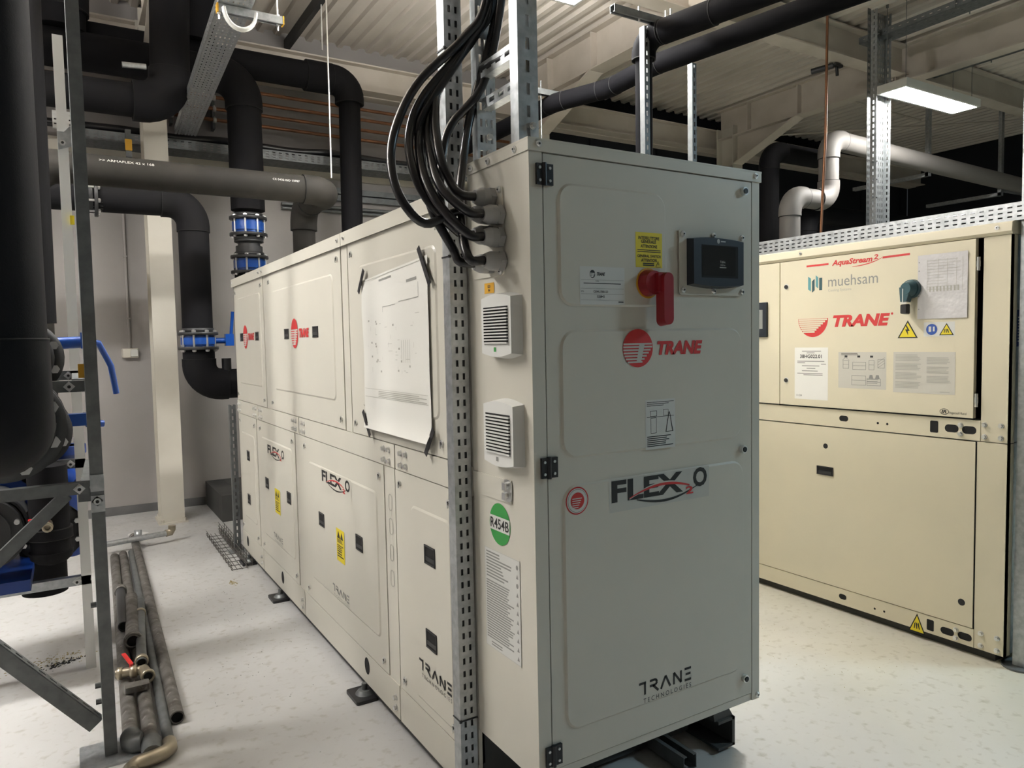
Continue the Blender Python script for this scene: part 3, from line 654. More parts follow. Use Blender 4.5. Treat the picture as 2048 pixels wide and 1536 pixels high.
m = MB(); m.box((X2-.012, 2.31, 1.098), (X2+.02, YA-.02, 1.901)); m.build('side_panel', CREAM, aq)
PD = plane_x(X2-.012)
for z in (1.761, 1.236):
    m = MB(); m.flat(PD, ell(1.144, z, .016, .016), .0006, 0); m.cyl((X2-.0126, 1.144, z), (X2-.018, 1.144, z), .011, 16, mi=1); m.build('door_lock', [LABELW, BLACK], dr)
# rail
m = MB(); m.box((X2-.002, .1145, .997), (X2+.02, YA-.02, 1.089)); rl = m.build('middle_rail', CREAM, aq)
PR = plane_x(X2-.002)
def hole(p, y, z, a, b, r):
    m = MB(); m.flat(PR, rrect(y-a, y+a, z-b, z+b, r), .0006); m.build('rail_hole', HOLE, p)
hole(rl, .790, 1.045, .026, .015, .0145); hole(rl, .319, 1.044, .019, .028, .006); hole(rl, .239, 1.043, .031, .018, .0175); hole(rl, .162, 1.042, .031, .018, .0175); hole(rl, .60, 1.037, .006, .006, .0055); hole(rl, .55, 1.036, .006, .006, .0055)
for z in (1.022, 1.062): BOLTX.put(rl, (X2-.002, .2, z))
m = MB(); m.box((X2-.004, .1335, .131), (X2+.02, 2.0, .9905)); lw = m.build('lower_panel', CREAM, aq)
m = MB(); m.box((X2-.004, 2.006, .131), (X2+.02, YA-.02, .9905)); m.build('lower_panel', CREAM, aq)
PL = plane_x(X2-.004)
m = MB(); m.rect(PL, .1335, .1275, .128, .992, -.004, 0); m.build('panel_gap', HOLE, aq)
m = MB(); frame(m, PL, .848, .948, .728, .775, .006, .004, 0); m.rect(PL, .848, .948, .728, .775, .0008, 1); m.box((X2-.007, .858, .735), (X2-.005, .938, .750), 2); m.build('recessed_handle', [BLACK, HOLE, IRON], lw)
for y, z, r in ((.896, .887, .014), (.182, .239, .016)):
    m = MB(); m.flat(PL, ell(y, z, r), .0006); m.build('panel_lock', BLACK, lw)
m = MB(); m.box((X2-.002, .1285, .042), (X2+.02, YA-.02, .127)); br = m.build('base_rail', CREAM, aq)
hole(br, .789, .086, .022, .014, .0135); hole(br, .324, .083, .017, .027, .006); hole(br, .245, .079, .031, .017, .0165); hole(br, .166, .081, .031, .017, .0165); hole(br, .607, .077, .0055, .0055, .005); hole(br, .556, .078, .0055, .0055, .005)
for z in (.06, .1): BOLTX.put(br, (X2-.002, .206, z))
m = MB(); tri_sign(m, PR, .388, .073, .042, .048, .0008, 1, 0, 'hand'); m.build('hazard_triangle', [YEL, INK], br, label='yellow triangle sign')
m = MB(); m.box((X2+.03, .05, 0), (X2+.86, YA-.05, .045)); m.build('base_frame', DCONC, aq)
# prints on the door
m = MB()
m.flat(PD, [(1.013, 1.858), (.878, 1.858), (.878, 1.868), (1.013, 1.868)], .0006); m.flat(PD, [(.577, 1.860), (.439, 1.862), (.439, 1.872), (.577, 1.870)], .0006)
text(m, PD, 'AquaStream', .858, .63, 1.842, 1.880, .0006, 0, bold=.035, shear=.22); text(m, PD, '2', .625, .600, 1.860, 1.885, .0006, 0, bold=.03, shear=.2)
N = 10; m.add([PD(.74-.16*k/N, 1.834+.03*(k/N)**2.5, .0006) for k in range(N+1)]+[PD(.74-.16*k/N, 1.836+.030*(k/N)**2.5+.003*math.sin(PI*k/N), .0006) for k in range(N+1)], [(k, k+1, N+2+k, N+1+k) for k in range(N)])
m.build('range_lettering', RED, dr, label='red slanted range lettering')
m = MB()
for k, (a, b, z0, z1, sl) in enumerate(((1.003, .985, 1.725, 1.795, .012), (.978, .962, 1.730, 1.792, -.012), (.955, .940, 1.738, 1.798, .012), (.934, .916, 1.728, 1.794, 0))):
    m.flat(PD, [(a, z0+sl), (b, z0), (b, z1), (a, z1+sl)], .0006, k % 2)
text(m, PD, 'muehsam', .880, .600, 1.742, 1.797, .0006, 2); text(m, PD, 'Cooling Systems', .880, .745, 1.712, 1.730, .0006, 3)
m.build('installer_logo', [TEAL, TEALH, INKG, INKM], dr, label='teal and grey installer logo')
m = MB(); maker_disc(m, PD, .972, 1.577, .093, .10, .0006, 0, 1, -1, bowl=True); text(m, PD, 'TRANE', .850, .535, 1.528, 1.590, .0006, 0, bold=.05, shear=.22); m.flat(PD, ell(.525, 1.586, .006, .006, 12), .0006, 0)
m.build('maker_emblem', [RED, CREAM], dr, label='red bowl-shaped emblem and lettering')
# switch
m = MB(); m.cyl((X2-.012, .425, 1.70), (X2-.035, .425, 1.70), .045, 24, .042); m.cyl((X2-.035, .425, 1.70), (X2-.065, .43, 1.70), .040, 24, .028); m.prism(lambda u, v, h=0: V((X2-.045-h, u, v)), [(.400, 1.71), (.462, 1.71), (.456, 1.635), (.424, 1.635)], -.015, .02, .004)
sh = m.build('switch_handle', TEALH, dr, label='dark teal rotary switch handle')
m = MB(); m.prism(lambda u, v, h=0: V((X2-.045-h, u, v)), rrect(.424, .456, 1.578, 1.628, .008), -.012, .018, .003); m.build('handle_grip', BLACK, sh)
m = MB(); m.box((X2-.066, .424, 1.629), (X2-.060, .455, 1.635)); m.box((X2-.0665, .4395, 1.635), (X2-.0655, .4435, 1.70)); m.build('handle_mark', LABELW, sh)
m = MB(); tri_sign(m, PD, .446, 1.507, .050, .043, .0006, 1, 0, 'bolt'); m.build('voltage_triangle', [YEL, INK], dr, label='yellow high voltage triangle')
m = MB(); m.rect(PD, .368, .226, 1.470, 1.537, .0006, 2); m.flat(PD, ell(.331, 1.503, .026, .026), .0012, 3); m.rect(PD, .345, .333, 1.492, 1.517, .0016, 2); m.rect(PD, .325, .317, 1.494, 1.516, .0016, 2); tri_sign(m, PD, .263, 1.503, .033, .028, .0012, 1, 0, 'hand'); m.build('manual_sticker', [YEL, INK, LABELW, BLUEP], dr, label='white sticker with blue disc and yellow triangle')
# paper-like stickers
m = MB(); m.rect(PD, 1.087, .878, 1.135, 1.420, .0006, 0)
text(m, PD, '38HG022.01', 1.052, .915, 1.362, 1.382, .0011, 1, bold=.02)
for a, b, z in ((1.04, .92, 1.398), (1.01, .96, 1.389), (1.07, .90, 1.343), (1.07, 1.02, 1.334), (.92, .89, 1.328), (1.04, .93, 1.318), (1.01, .955, 1.304), (1.04, .94, 1.290), (1.07, .91, 1.276), (1.03, .91, 1.268)): m.rect(PD, a, b, z, z+.004, .0011, 2)
text(m, PD, '11/24', 1.074, 1.040, 1.150, 1.161, .0011, 1); m.build('serial_label', [PAPER, INK, INKG], dr, label='tall white serial label')
m = MB(); m.rect(PD, .816, .552, 1.208, 1.396, .0006, 0)
for a, b, z0, z1 in ((.79, .755, 1.310, 1.352), (.735, .66, 1.305, 1.345), (.645, .615, 1.305, 1.355), (.74, .66, 1.225, 1.275), (.655, .58, 1.225, 1.262)): frame(m, PD, b, a, z0, z1, .0022, .0011, 1); m.rect(PD, a, b, (z0+z1)/2, (z0+z1)/2+.002, .0011, 1)
for u in (.772, .70, .63): m.rect(PD, u+.008, u-.008, 1.368, 1.378, .0011, 2)
m.flat(PD, [(.795, 1.352), (.792, 1.352), (.7735, 1.368), (.7735, 1.372)], .0011, 1); m.flat(PD, [(.75, 1.352), (.753, 1.352), (.7735, 1.372), (.7735, 1.368)], .0011, 1)
for k in range(3): m.flat(PD, [(.597, 1.315+.014*k), (.575, 1.330+.014*k), (.575, 1.332+.014*k), (.597, 1.317+.014*k)], .0011, 1); m.flat(PD, [(.575, 1.330+.014*k), (.560, 1.340+.014*k), (.560, 1.342+.014*k), (.575, 1.332+.014*k)], .0011, 1)
frame(m, PD, .560, .597, 1.315, 1.36, .002, .0011, 1); lines(m, PD, .80, .70, 1.376, 1.390, 2, .0011, 2, .4, .3, 4); lines(m, PD, .655, .58, 1.23, 1.258, 3, .0012, 1, .3, .3, 5)
for u in (.632, .598): m.flat(PD, [(u+.012, 1.262), (u-.012, 1.262), (u-.007, 1.28), (u+.007, 1.28)], .0011, 1)
m.build('lifting_sticker', [CLEAR, INKG, INK], dr, label='clear film with lifting sketches')
m = MB(); m.rect(PD, .516, .221, 1.199, 1.397, .0006, 0)
for j, (a, b) in enumerate(((.505, .375), (.352, .240))):
    z = 1.385 if j == 0 else 1.372
    for k in range(4 if j == 0 else 3): lines(m, PD, a, b, z-.034, z, 5, .0011, 1, .62, .2, 10*j+k); z -= .044
m.rect(PD, .29, .245, 1.208, 1.212, .0011, 1); m.build('text_sticker', [CLEAR, INKM], dr, label='clear film with two text columns')
m = MB(); m.flat(PD, ell(.268, 1.120, .021, .014), .0006, 0); m.flat(PD, ell(.268, 1.120, .0185, .0115), .0009, 1); text(m, PD, 'IR', .281, .256, 1.112, 1.128, .0012, 0, bold=.04, shear=.2); text(m, PD, 'Ingersoll Rand', .243, .170, 1.108, 1.122, .0009, 0); m.build('group_logo', [INK, CREAM], dr, label='small black oval logo with lettering')

# perforated tray running along the top of the cream chiller
t = thing('cable_tray', 'perforated cable tray lying along the top edge of the cream chiller', 'cable tray', (2.55, 1.2, 1.9625), 'perforated cable trays')
m = MB(); m.perf((2.485, -.036, 1.9625), (0,1,0), (0,0,1), (1,0,0), 2.6, .075, .0015, 3, .0065, .020, .038); m.box((2.485, -.036, 2.0375), (2.4965, 2.564, 2.0395)); m.build('side_rail', GALV, t)
m = MB(); m.perf((2.4865, -.036, 1.9625), (0,1,0), (1,0,0), (0,0,1), 2.6, .2, .0015, 6, .008, .020, .038); m.build('tray_floor', GALV, t)
m = MB(); m.perf((2.6865, -.036, 1.9625), (0,1,0), (0,0,1), (1,0,0), 2.6, .075, .0015, 3, .0065, .020, .038); m.build('side_rail', GALV, t)

for k, (x, z) in enumerate(((2.535, 1.998), (2.60, 1.996), (2.655, 1.995))):  # unseen cables, added so the tray slots look dark
    m = MB(); m.tube([(x, -.03, z), (x+.004, .8, z), (x, 1.6, z), (x+.003, 2.55, z)], .0318, 12); solo(m, 'slot_filler_cable', CABLE, ('added black cable nearest the aisle', 'added middle black cable', 'added rearmost black cable')[k]+' darkening the tray slots on the cream chiller', 'cable', 'added cables in the tray')
# document in a plastic sleeve stuck on the cream door
def sheet(m, pl, u0, u1, v0, v1, h, amp, mi, nu=14, nv=16, seed=3, curl=0.0):
    vs = []; 
    for j in range(nv+1):
        for i in range(nu+1):
            a, b = i/nu, j/nv
            d = amp*(noise.noise(V((a*2.3+seed, b*3.1, seed)))*.5+.5)+curl*max(0, (.12-b)/.12)**2*(.4+.6*a)
            vs.append(pl(u0+(u1-u0)*a, v0+(v1-v0)*b, h+d))
    w_ = nu+1; m.add(vs, [(j*w_+i, j*w_+i+1, (j+1)*w_+i+1, (j+1)*w_+i) for j in range(nv) for i in range(nu)], mi, True)
    return lambda a, b, e: pl(u0+(u1-u0)*a, v0+(v1-v0)*b, h+amp*(noise.noise(V((a*2.3+seed, b*3.1, seed)))*.5+.5)+e)
d = thing('document_sleeve', 'creased document in a plastic sleeve stuck beside the teal switch handle', 'document', (X2-.014, .285, 1.553))
m = MB(); q = sheet(m, PD, .398, .172, 1.553, 1.853, .001, .006, 0, seed=5); m.build('plastic_sleeve', SLEEVE, d)
m = MB(); qq = lambda u, v, h=0: q(u, v, h)
rg = random.Random(4)
for k in range(11): m.rect(qq, .2, .9-.4*rg.random(), .90-.045*k, .905-.045*k, .0009, 0)
for u in (.2, .42, .6, .78, .9): m.rect(qq, u, u+.006, .42, .92, .0009, 0)
for k in range(9): m.rect(qq, .25+.07*k, .28+.07*k, .42, .50, .0009, 0)
m.build('printed_form', INKM, d)
for z in (1.60, 1.66, 1.72, 1.78, 1.82):
    m = MB(); m.flat(PD, ell(.391, z, .003), .0055, 0)
    m.build('punch_hole', INKG, d)

# taped plan on the grey-beige chiller
d = thing('drawing_sheet', 'large curled plan sheet taped to the upper side panel beside the post', 'paper', (-.012, .90, 1.15))
PU = plane_x(-.0078)
m = MB(); q = sheet(m, PU, 1.212, .592, 1.155, 1.735, .0012, .008, 0, 22, 26, seed=9, curl=.022)
# top edge rises towards the post: shear the sheet
def shear_sheet(mb):
    mb.v = [(x, y, z+(1.212-y)*(-.0)+.035*(1.212-y)/.62*max(0, (z-1.4)/.33)) for x, y, z in mb.v]
shear_sheet(m); m.build('paper_sheet', PAPER, d)
m = MB(); qq = lambda u, v, h=0: q(u, v, h)
def ln(u0, u1, v0, v1, mi=0): m.rect(qq, u0, u1, v0, v1, .0012, mi)
ln(.30, .50, .955, .966, 1); ln(.72, .86, .895, .910, 1); ln(.02, .97, .985, .988); ln(.02, .97, .215, .218); ln(.02, .97, .27, .272)
ln(.35, .55, .79, .793, 1); ln(.60, .88, .80, .803, 1); ln(.35, .353, .76, .79, 1); ln(.88, .883, .80, .88, 1)
rg = random.Random(11)
for k in range(46):
    a = .08+.75*rg.random(); b = .36+.36*rg.random(); s_ = .012+.03*rg.random()
    if k % 3 == 0: ln(a, a+s_*1.6, b, b+.002)
    elif k % 3 == 1: ln(a, a+.002, b, b+s_)
    else: ln(a, a+.02, b, b+.012)
for k in range(5): ln(.62+.03*k, .623+.03*k, .45, .58)
for k in range(4): ln(.25, .95-.1*(k % 2), .224+.011*k, .228+.011*k)
shear_sheet(m); m.build('plan_print', [INKM, INKG], d)
for (y0, z0), (y1, z1) in (((1.165, 1.775), (1.232, 1.69)), ((.648, 1.80), (.565, 1.672)), ((1.222, 1.22), (1.15, 1.125)), ((.565, 1.205), (.632, 1.115))):
    m = MB(); a, b = V((0, y0, z0)), V((0, y1, z1)); dd = (b-a).normalized(); n = V((0, -dd.z, dd.y))*.011
    m.flat(lambda u, v, h=0: V((-.0078-h, u, v)), [((a+n).y, (a+n).z), ((b+n).y, (b+n).z), ((b-n).y, (b-n).z), ((a-n).y, (a-n).z)], .013); mm = m
    mm.add([(x+.002, y, z) for x, y, z in mm.v[:4]], [(3, 2, 1, 0)]); mm.build('black_tape', BLACK, d)
# ================================================================== insulated pipes
def arc_pts(a, b, c, rad, n=9):
    a, b, c = V(a), V(b), V(c); d0 = (a-b).normalized(); d1 = (c-b).normalized(); ang = d0.angle(d1); tl = rad/math.tan(ang/2)
    p0, p1 = b+d0*tl, b+d1*tl; bis = (d0+d1).normalized(); o = b+bis*(rad/math.sin(ang/2)); out = []
    v0, v1 = p0-o, p1-o; tot = v0.angle(v1); ax = v0.cross(v1).normalized()
    for k in range(n+1): out.append(o+Matrix.Rotation(tot*k/n, 3, ax) @ v0)
    return p0, p1, out
def pipe(name, label, pts, r, rad, mtl=None, cat='pipe', group=None, over=1.07, seg=26, sleeves=()):
    mtl = mtl or INSUL; pts = [V(p) for p in pts]; rs = r if isinstance(r, (list, tuple)) else [r]*(len(pts)-1)
    zmin = min(p.z for p in pts)-max(rs); t = thing(name, label, cat, (pts[-1].x, pts[-1].y, zmin), group)
    start = pts[0]
    for i in range(len(pts)-1):
        end = pts[i+1]; nxt = end
        if i < len(pts)-2:
            p0, p1, ar = arc_pts(pts[i], pts[i+1], pts[i+2], rad); end = p0; nxt = p1
            rr = max(rs[i], rs[i+1])*over; d0 = (ar[0]-pts[i]).normalized(); d1 = (pts[i+2]-ar[-1]).normalized(); ex = .35*rr
            m = MB(); path = [ar[0]-d0*ex]+ar+[ar[-1]+d1*ex]; m.tube(path, rr, seg); m.build('elbow', mtl, t)
            m = MB(); m.ring(path[0]-d0*.004, path[0], rr*.9, rr*1.005, seg); m.ring(path[-1], path[-1]+d1*.004, rr*.9, rr*1.005, seg); m.build('seam', HOLE, t)
        m = MB(); m.tube([start, end], rs[i], seg); m.build('straight_section', mtl, t)
        start = nxt
    for p0, p1, r_ in sleeves:
        m = MB(); m.tube([p0, p1], r_, seg); m.build('sleeve', mtl, t)
        d_ = (V(p1)-V(p0)).normalized(); m = MB(); m.ring(V(p0)-d_*.004, V(p0), r_*.8, r_*1.004, seg); m.ring(V(p1), V(p1)+d_*.004, r_*.8, r_*1.004, seg); m.build('seam', HOLE, t)
    return t
def ax_frame(axis):
    d = V(axis).normalized(); ref = V((0,0,1)) if abs(d.z) < .9 else V((1,0,0)); a = d.cross(ref).normalized(); return d, a, d.cross(a)
def flange_valve(name, label, c, axis, rf, rb, length, nb=8, cat='valve', body=None, group=None, lever=None, tf=.022):
    # two flanges with a coloured wafer body clamped between by long bolts
    c = V(c); d, a, b = ax_frame(axis); t = thing(name, label, cat, c, group); body = body or BLUE
    for s_ in (-1, 1):
        p = c+d*s_*length/2; m = MB(); m.ring(p, p+d*s_*tf, rb*.8, rf, 32); m.ring(p+d*s_*tf, p+d*s_*(tf+.03), rb*.75, rb*1.06, 24); m.build('flange', IRON, t)
    m = MB(); m.cyl(c-d*length*.46, c+d*length*.46, rb*1.06, 28); m.cyl(c-d*length*.3, c+d*length*.3, rb*1.16, 28); m.build('valve_body', body, t)
    m0 = MB(); h = length/2+tf+.016; m0.cyl(-d*h, d*h, .0085, 8)
    for s_ in (-1, 1): m0.cyl(d*s_*(length/2+tf), d*s_*(length/2+tf+.013), .016, 6, smooth=False)
    bolt = None
    for k in range(nb):
        an = 2*PI*(k+.5)/nb; pos = c+(a*math.cos(an)+b*math.sin(an))*(rf-.024)
        if bolt is None: bolt = m0.build('bolt', ZINC, None, (0,0,0)); bolt.parent = t; bolt.location = pos-c
        else: inst(bolt, t, pos, 'bolt')
    if lever: lever(t, c)
    return t
# P1: drop into the far end of the grey-beige chiller
pipe('insulated_pipe', 'dark insulated pipe dropping in a bend into the far end of the grey-beige chiller', [(-1.75,4.35,2.55), (-.17,4.35,2.56), (-.17,4.35,1.61)], .107, .17, group='insulated pipes over the chillers')
def lv1(t, c):
    m = MB(); m.cyl(c+V((.12,0,.0)), c+V((.20,0,.0)), .022, 12); m.build('valve_neck', BLUE, t)
    m = MB(); m.box(c+V((.19,-.03,-.04)), c+V((.25,.03,.05))); m.cyl(c+V((.235,0,.04)), c+V((.25,-.02,.22)), .012, 8); m.build('lever', BLUE, t)
flange_valve('butterfly_valve', 'blue butterfly valve between black flanges on the drop pipe left of the chiller', (-.17,4.35,1.535), (0,0,1), .142, .105, .088, 8, lever=lv1, group='flanged valves')
pipe('insulated_pipe', 'short black insulated bend under the butterfly valve, entering the chiller end', [(-.17,4.35,1.462), (-.17,4.35,1.205), (.30,4.35,1.205)], .112, .15, group='insulated pipes over the chillers')
m = MB(); m.cyl((.02, 4.33, 1.30), (.02, 4.33, 1.40), .035, 12); solo(m, 'capped_stub', BLACK, 'small black capped stub on the bend beside the chiller end', 'pipe')
flange_valve('flange_joint', 'bolted flange joint on the horizontal insulated pipe behind the rack post', (-.83,4.35,2.555), (1,0,0), .14, .10, .045, 8, cat='flange', body=IRON, group='flanged valves')
# P2: dusty grey run in front
pipe('insulated_pipe', 'dusty grey insulated pipe with white print crossing in front of the back wall', [(-1.165,3.6,1.0), (-1.165,3.6,2.58), (.635,3.6,2.578), (.62,4.22,2.575), (.61,4.22,1.3)], [.09, .094, .094, .086], .15, INSULG, group='insulated pipes over the chillers', over=1.08)
m = MB(); pl = lambda u, v, h=0: V((u, 3.6-math.cos(v)*(.0945+h), 2.58+math.sin(v)*(.0945+h)))
text(m, pl, '>> ARMAFLEX 42 x 168', -.80, -.50, .42, .60, .001, 0); text(m, pl, 'CE 0432 ISO 13787', .22, .40, .25, .40, .001, 0)
t = m.build('pipe_print', LABELG, None, (0,3.6,2.58)); tag(t, 'faded white print along the dusty grey pipe', 'lettering')
# P3: two-valve riser
pipe('insulated_pipe', 'thick black insulated riser with an elbow above two blue valves', [(-1.5,4.9,3.73), (.345,4.9,3.73), (.345,4.9,2.63)], [.14, .137], .21, group='insulated pipes over the chillers')
flange_valve('butterfly_valve', 'upper of the two blue flanged valves on the thick riser', (.342,4.9,2.495), (0,0,1), .152, .112, .115, 8, group='flanged valves')
m = MB(); m.cyl((.342,4.9,2.41), (.342,4.9,2.36), .105, 24); m.cyl((.342,4.9,2.36), (.342,4.9,2.33), .09, 24); m.cyl((.342,4.9,2.33), (.342,4.9,2.275), .108, 24); m.ring((.342,4.9,2.365), (.342,4.9,2.385), .10, .118, 24)
solo(m, 'rubber_compensator', IRON, 'dark ribbed coupling between the two blue valves of the riser', 'coupling')
flange_valve('butterfly_valve', 'lower of the two blue flanged valves, half hidden by the chiller roof', (.342,4.9,2.175), (0,0,1), .152, .112, .105, 8, group='flanged valves')
pipe('insulated_pipe', 'lower end of the thick black riser behind the chiller', [(.342,4.9,2.09), (.342,4.9,.6)], .125, .2, group='insulated pipes over the chillers')
# P4
pipe('insulated_pipe', 'black eave pipe with a collar and a rounded corner, dropping behind the chiller', [(-.9,5.1,3.915), (1.335,5.1,3.915), (1.31,5.1,1.2)], [.118, .098], .15, over=1.12, group='insulated pipes over the chillers',
     sleeves=[((.93,5.1,3.915), (1.16,5.1,3.915), .135)])
# P5 and risers at the top left
pipe('insulated_pipe', 'black insulated bend hanging in front of the cream column top', [(-1.6,4.4,3.27), (-.285,4.4,3.27), (-.24,4.4,4.48)], [.118, .135], .2, group='insulated pipes over the chillers')
pipe('insulated_pipe', 'wide black riser at the top left corner beside the strut post', [(-.95,4.9,3.86), (-.93,4.9,4.48)], .17, .2, group='insulated pipes over the chillers', sleeves=[((-.945,4.9,4.0), (-.94,4.9,4.12), .19)])
pipe('insulated_pipe', 'black riser behind the white hanging conduit at the top', [(.02,5.1,4.02), (.05,5.1,4.48)], .15, .2, group='insulated pipes over the chillers')
m = MB(); m.tube([(-.6,4.22,3.45), (-.45,4.22,3.46)], .02, 12); solo(m, 'clamp', GALV, 'small bright pipe clamp in the dark pipe corner at top left', 'clamp')
# F: near pipes at the left edge
pipe('insulated_pipe', 'huge out-of-focus dark pipe along the left edge, turning away at its foot', [(-1.172,.30,4.48), (-1.172,.30,1.315), (-1.172,.62,1.315)], .117, .15, over=1.03, group='near pipes at the left')
def lv2(t, c):
    m = MB(); m.cyl(c+V((.10,.03,.05)), c+V((.215,.03,.055)), .022, 12); m.build('valve_neck', BLUE, t)
    m = MB(); m.tube([c+V((.20,.03,.06)), c+V((.25,.06,.05)), c+V((.29,.10,-.04)), c+V((.305,.12,-.15))], .012, 10); m.build('lever', BLUE, t)
    m = MB(); m.box(c+V((.19,.0,.03)), c+V((.235,.06,.09))); m.build('lever_head', BLUE, t)
flange_valve('butterfly_valve', 'upper blue-levered valve with silver-edged flange behind the huge left pipe', (-1.165,1.60,1.46), (0,1,0), .137, .10, .075, 8, lever=lv2, group='flanged valves', tf=.016)
def lv3(t, c):
    m = MB(); m.box(c+V((.10,-.02,.01)), c+V((.21,.03,.055))); m.build('valve_neck', BLUE, t)
    m = MB(); m.cyl(c+V((.18,.0,.015)), c+V((.237,.02,.01)), .013, 12); m.cyl(c+V((.16,.0,.045)), c+V((.222,.04,.045)), .009, 12); m.build('lever', BLUE, t)
flange_valve('butterfly_valve', 'lower blue-rimmed valve on the near pipe, beside the strut post', (-1.172,.72,1.292), (0,1,0), .143, .112, .07, 8, lever=None, group='flanged valves', tf=.018)
flange_valve('butterfly_valve', 'middle valve with two short blue handles sticking out past the strut post', (-1.15,1.62,1.19), (0,1,0), .135, .10, .075, 8, lever=lv3, group='flanged valves', tf=.016)
pipe('insulated_pipe', 'dark pipe running back from the lower valve', [(-1.172,.80,1.30), (-1.172,1.54,1.20)], .108, .1, group='near pipes at the left')
pipe('insulated_pipe', 'dark pipe running back from the upper left valve', [(-1.165,1.70,1.46), (-1.165,2.65,1.46), (-1.165,2.65,.3)], .098, .14, group='near pipes at the left')
pipe('insulated_pipe', 'dark upright pipe between the huge left pipe and the strut post', [(-1.11,2.7,4.46), (-1.125,2.7,1.62)], .07, .1, group='near pipes at the left')
# right-hand bay
pipe('insulated_pipe', 'grey insulated pipe with a lit elbow below the light panel, hooking back at its foot', [(10.8,3.2,3.36), (5.735,3.2,3.49), (5.735,3.2,2.86), (5.13,3.2,2.86), (5.13,3.2,0)], .098, .16, INSULL, group='pipes in the right bay', over=1.1)
pipe('insulated_pipe', 'dark upright pipe just right of the grey control door', [(6.3,3.75,3.47), (5.50,3.75,3.47), (5.50,3.75,0)], .10, .16, group='pipes in the right bay')
pipe('insulated_pipe', 'dark low pipe along the far right wall', [(10.8,4.4,3.02), (7.0,4.4,3.02), (7.0,4.4,0)], .12, .18, group='pipes in the right bay')
pipe('insulated_pipe', 'first of the twin black pipes overhead, turning down behind the control cabinet', [(2.62,-.6,3.31), (2.05,1.86,3.30), (2.05,1.87,0)], [.068, .052], .10, INSULT, group='twin overhead pipes', sleeves=[((2.16,1.4,3.302), (2.085,1.72,3.30), .073)])
pipe('insulated_pipe', 'second of the twin black pipes overhead, jogging on towards the back wall', [(2.86,-.6,3.28), (2.36,2.12,3.28), (2.40,2.62,3.29), (2.20,3.02,3.27), (2.19,5.0,3.27)], .066, .22, INSULT, over=1.03, group='twin overhead pipes')
# thin pipes
for k, z in enumerate((3.865, 3.763, 3.66, 3.56)):
    m = MB(); m.tube([(-1.9, 5.65, z+.02), (3.4, 5.65, z-.01)], .0165, 10)
    solo(m, 'copper_pipe', COPPER, '%s of the four level copper pipes on the back wall' % ('topmost', 'second from the top', 'third from the top', 'lowest')[k], 'pipe', 'copper pipes on the back wall')
for k, x in enumerate((-.12, .24, 1.55, 2.75)):
    t = thing('pipe_bracket', ('first', 'second', 'third', 'fourth')[k]+' wall bracket from the left clamping the copper pipes', 'bracket', (x, 5.70, 3.5), 'copper pipe brackets')
    m = MB(); m.box((x-.012, 5.69, 3.5), (x+.012, 5.80, 3.92)); m.build('rail', GALVD, t)
    for z in (3.865, 3.763, 3.66, 3.56):
        m = MB(); m.ring((x-.014, 5.65, z+.004), (x+.014, 5.65, z+.004), .0165, .024, 12); m.cyl((x, 5.65, z+.02), (x, 5.65, z+.036), .008, 8); m.build('clamp', ZINC, t)
m = MB(); m.tube([(4.58, 2.4, 4.48), (4.56, 2.4, 3.2), (4.475, 2.4, 1.97), (4.475, 2.4, .02)], .011, 8); solo(m, 'copper_pipe', COPPER, 'thin upright copper pipe right of the control door, before the lit elbow', 'pipe')
# ------------------------------------------------------------------ power cables
CP = {'C1': [(.022,.2,2.462),(.023,.238,2.437),(-.034,.271,2.333),(-.16,.292,2.205),(-.224,.3,2.091),(-.254,.288,1.982),(-.247,.25,1.875),(-.189,.222,1.804)],
 'C2': [(.03,.2,2.464),(.035,.243,2.442),(-.009,.278,2.332),(-.144,.297,2.173),(-.192,.297,2.068),(-.206,.261,1.968),(-.18,.227,1.871)],
 'C3': [(.046,.2,2.467),(.047,.243,2.444),(.012,.278,2.358),(-.108,.297,2.192),(-.139,.297,2.084),(-.155,.244,1.983),(-.154,.188,1.893)],
 'C4': [(.054,.2,2.469),(.062,.25,2.45),(.029,.287,2.388),(-.091,.3,2.209),(-.127,.273,2.107),(-.139,.224,1.99),(-.12,.205,1.92)],
 'C5': [(.038,.2,2.466),(.039,.243,2.443),(-.018,.278,2.321),(-.161,.297,2.099),(-.159,.297,2.018),(-.168,.26,1.919),(-.158,.225,1.825),(-.115,.205,1.738)],
 'C6': [(.054,.2,2.469),(.066,.243,2.449),(.043,.278,2.305),(.001,.297,2.149),(-.028,.29,2.033),(-.071,.243,1.903),(-.098,.187,1.795)],
 'C7': [(.043,.2,2.467),(.042,.243,2.443),(.004,.278,2.346),(-.126,.297,2.172),(-.165,.297,2.065),(-.182,.244,1.95),(-.167,.188,1.855)]}
def catmull(P, n=6):
    P = [V(p) for p in P]; P = [P[0]*2-P[1]]+P+[P[-1]*2-P[-2]]; out = []
    for i in range(1, len(P)-2):
        for k in range(n):
            t = k/n; a, b, c, d = P[i-1], P[i], P[i+1], P[i+2]
            out.append(.5*((2*b)+(c-a)*t+(2*a-5*b+4*c-d)*t*t+(3*b-a-3*c+d)*t**3))
    return out+[P[-2]]
CL = {'C1': 'black power cable making the widest loop, leftmost of the bundle', 'C2': 'black power cable with the second widest loop from the left', 'C3': 'black power cable ending in the upper right gland', 'C4': 'black power cable ending in the topmost gland',
      'C5': 'black power cable drooping into the lowest left gland', 'C6': 'black power cable hanging nearly straight, rightmost of the bundle', 'C7': 'black power cable ending in the middle right gland'}
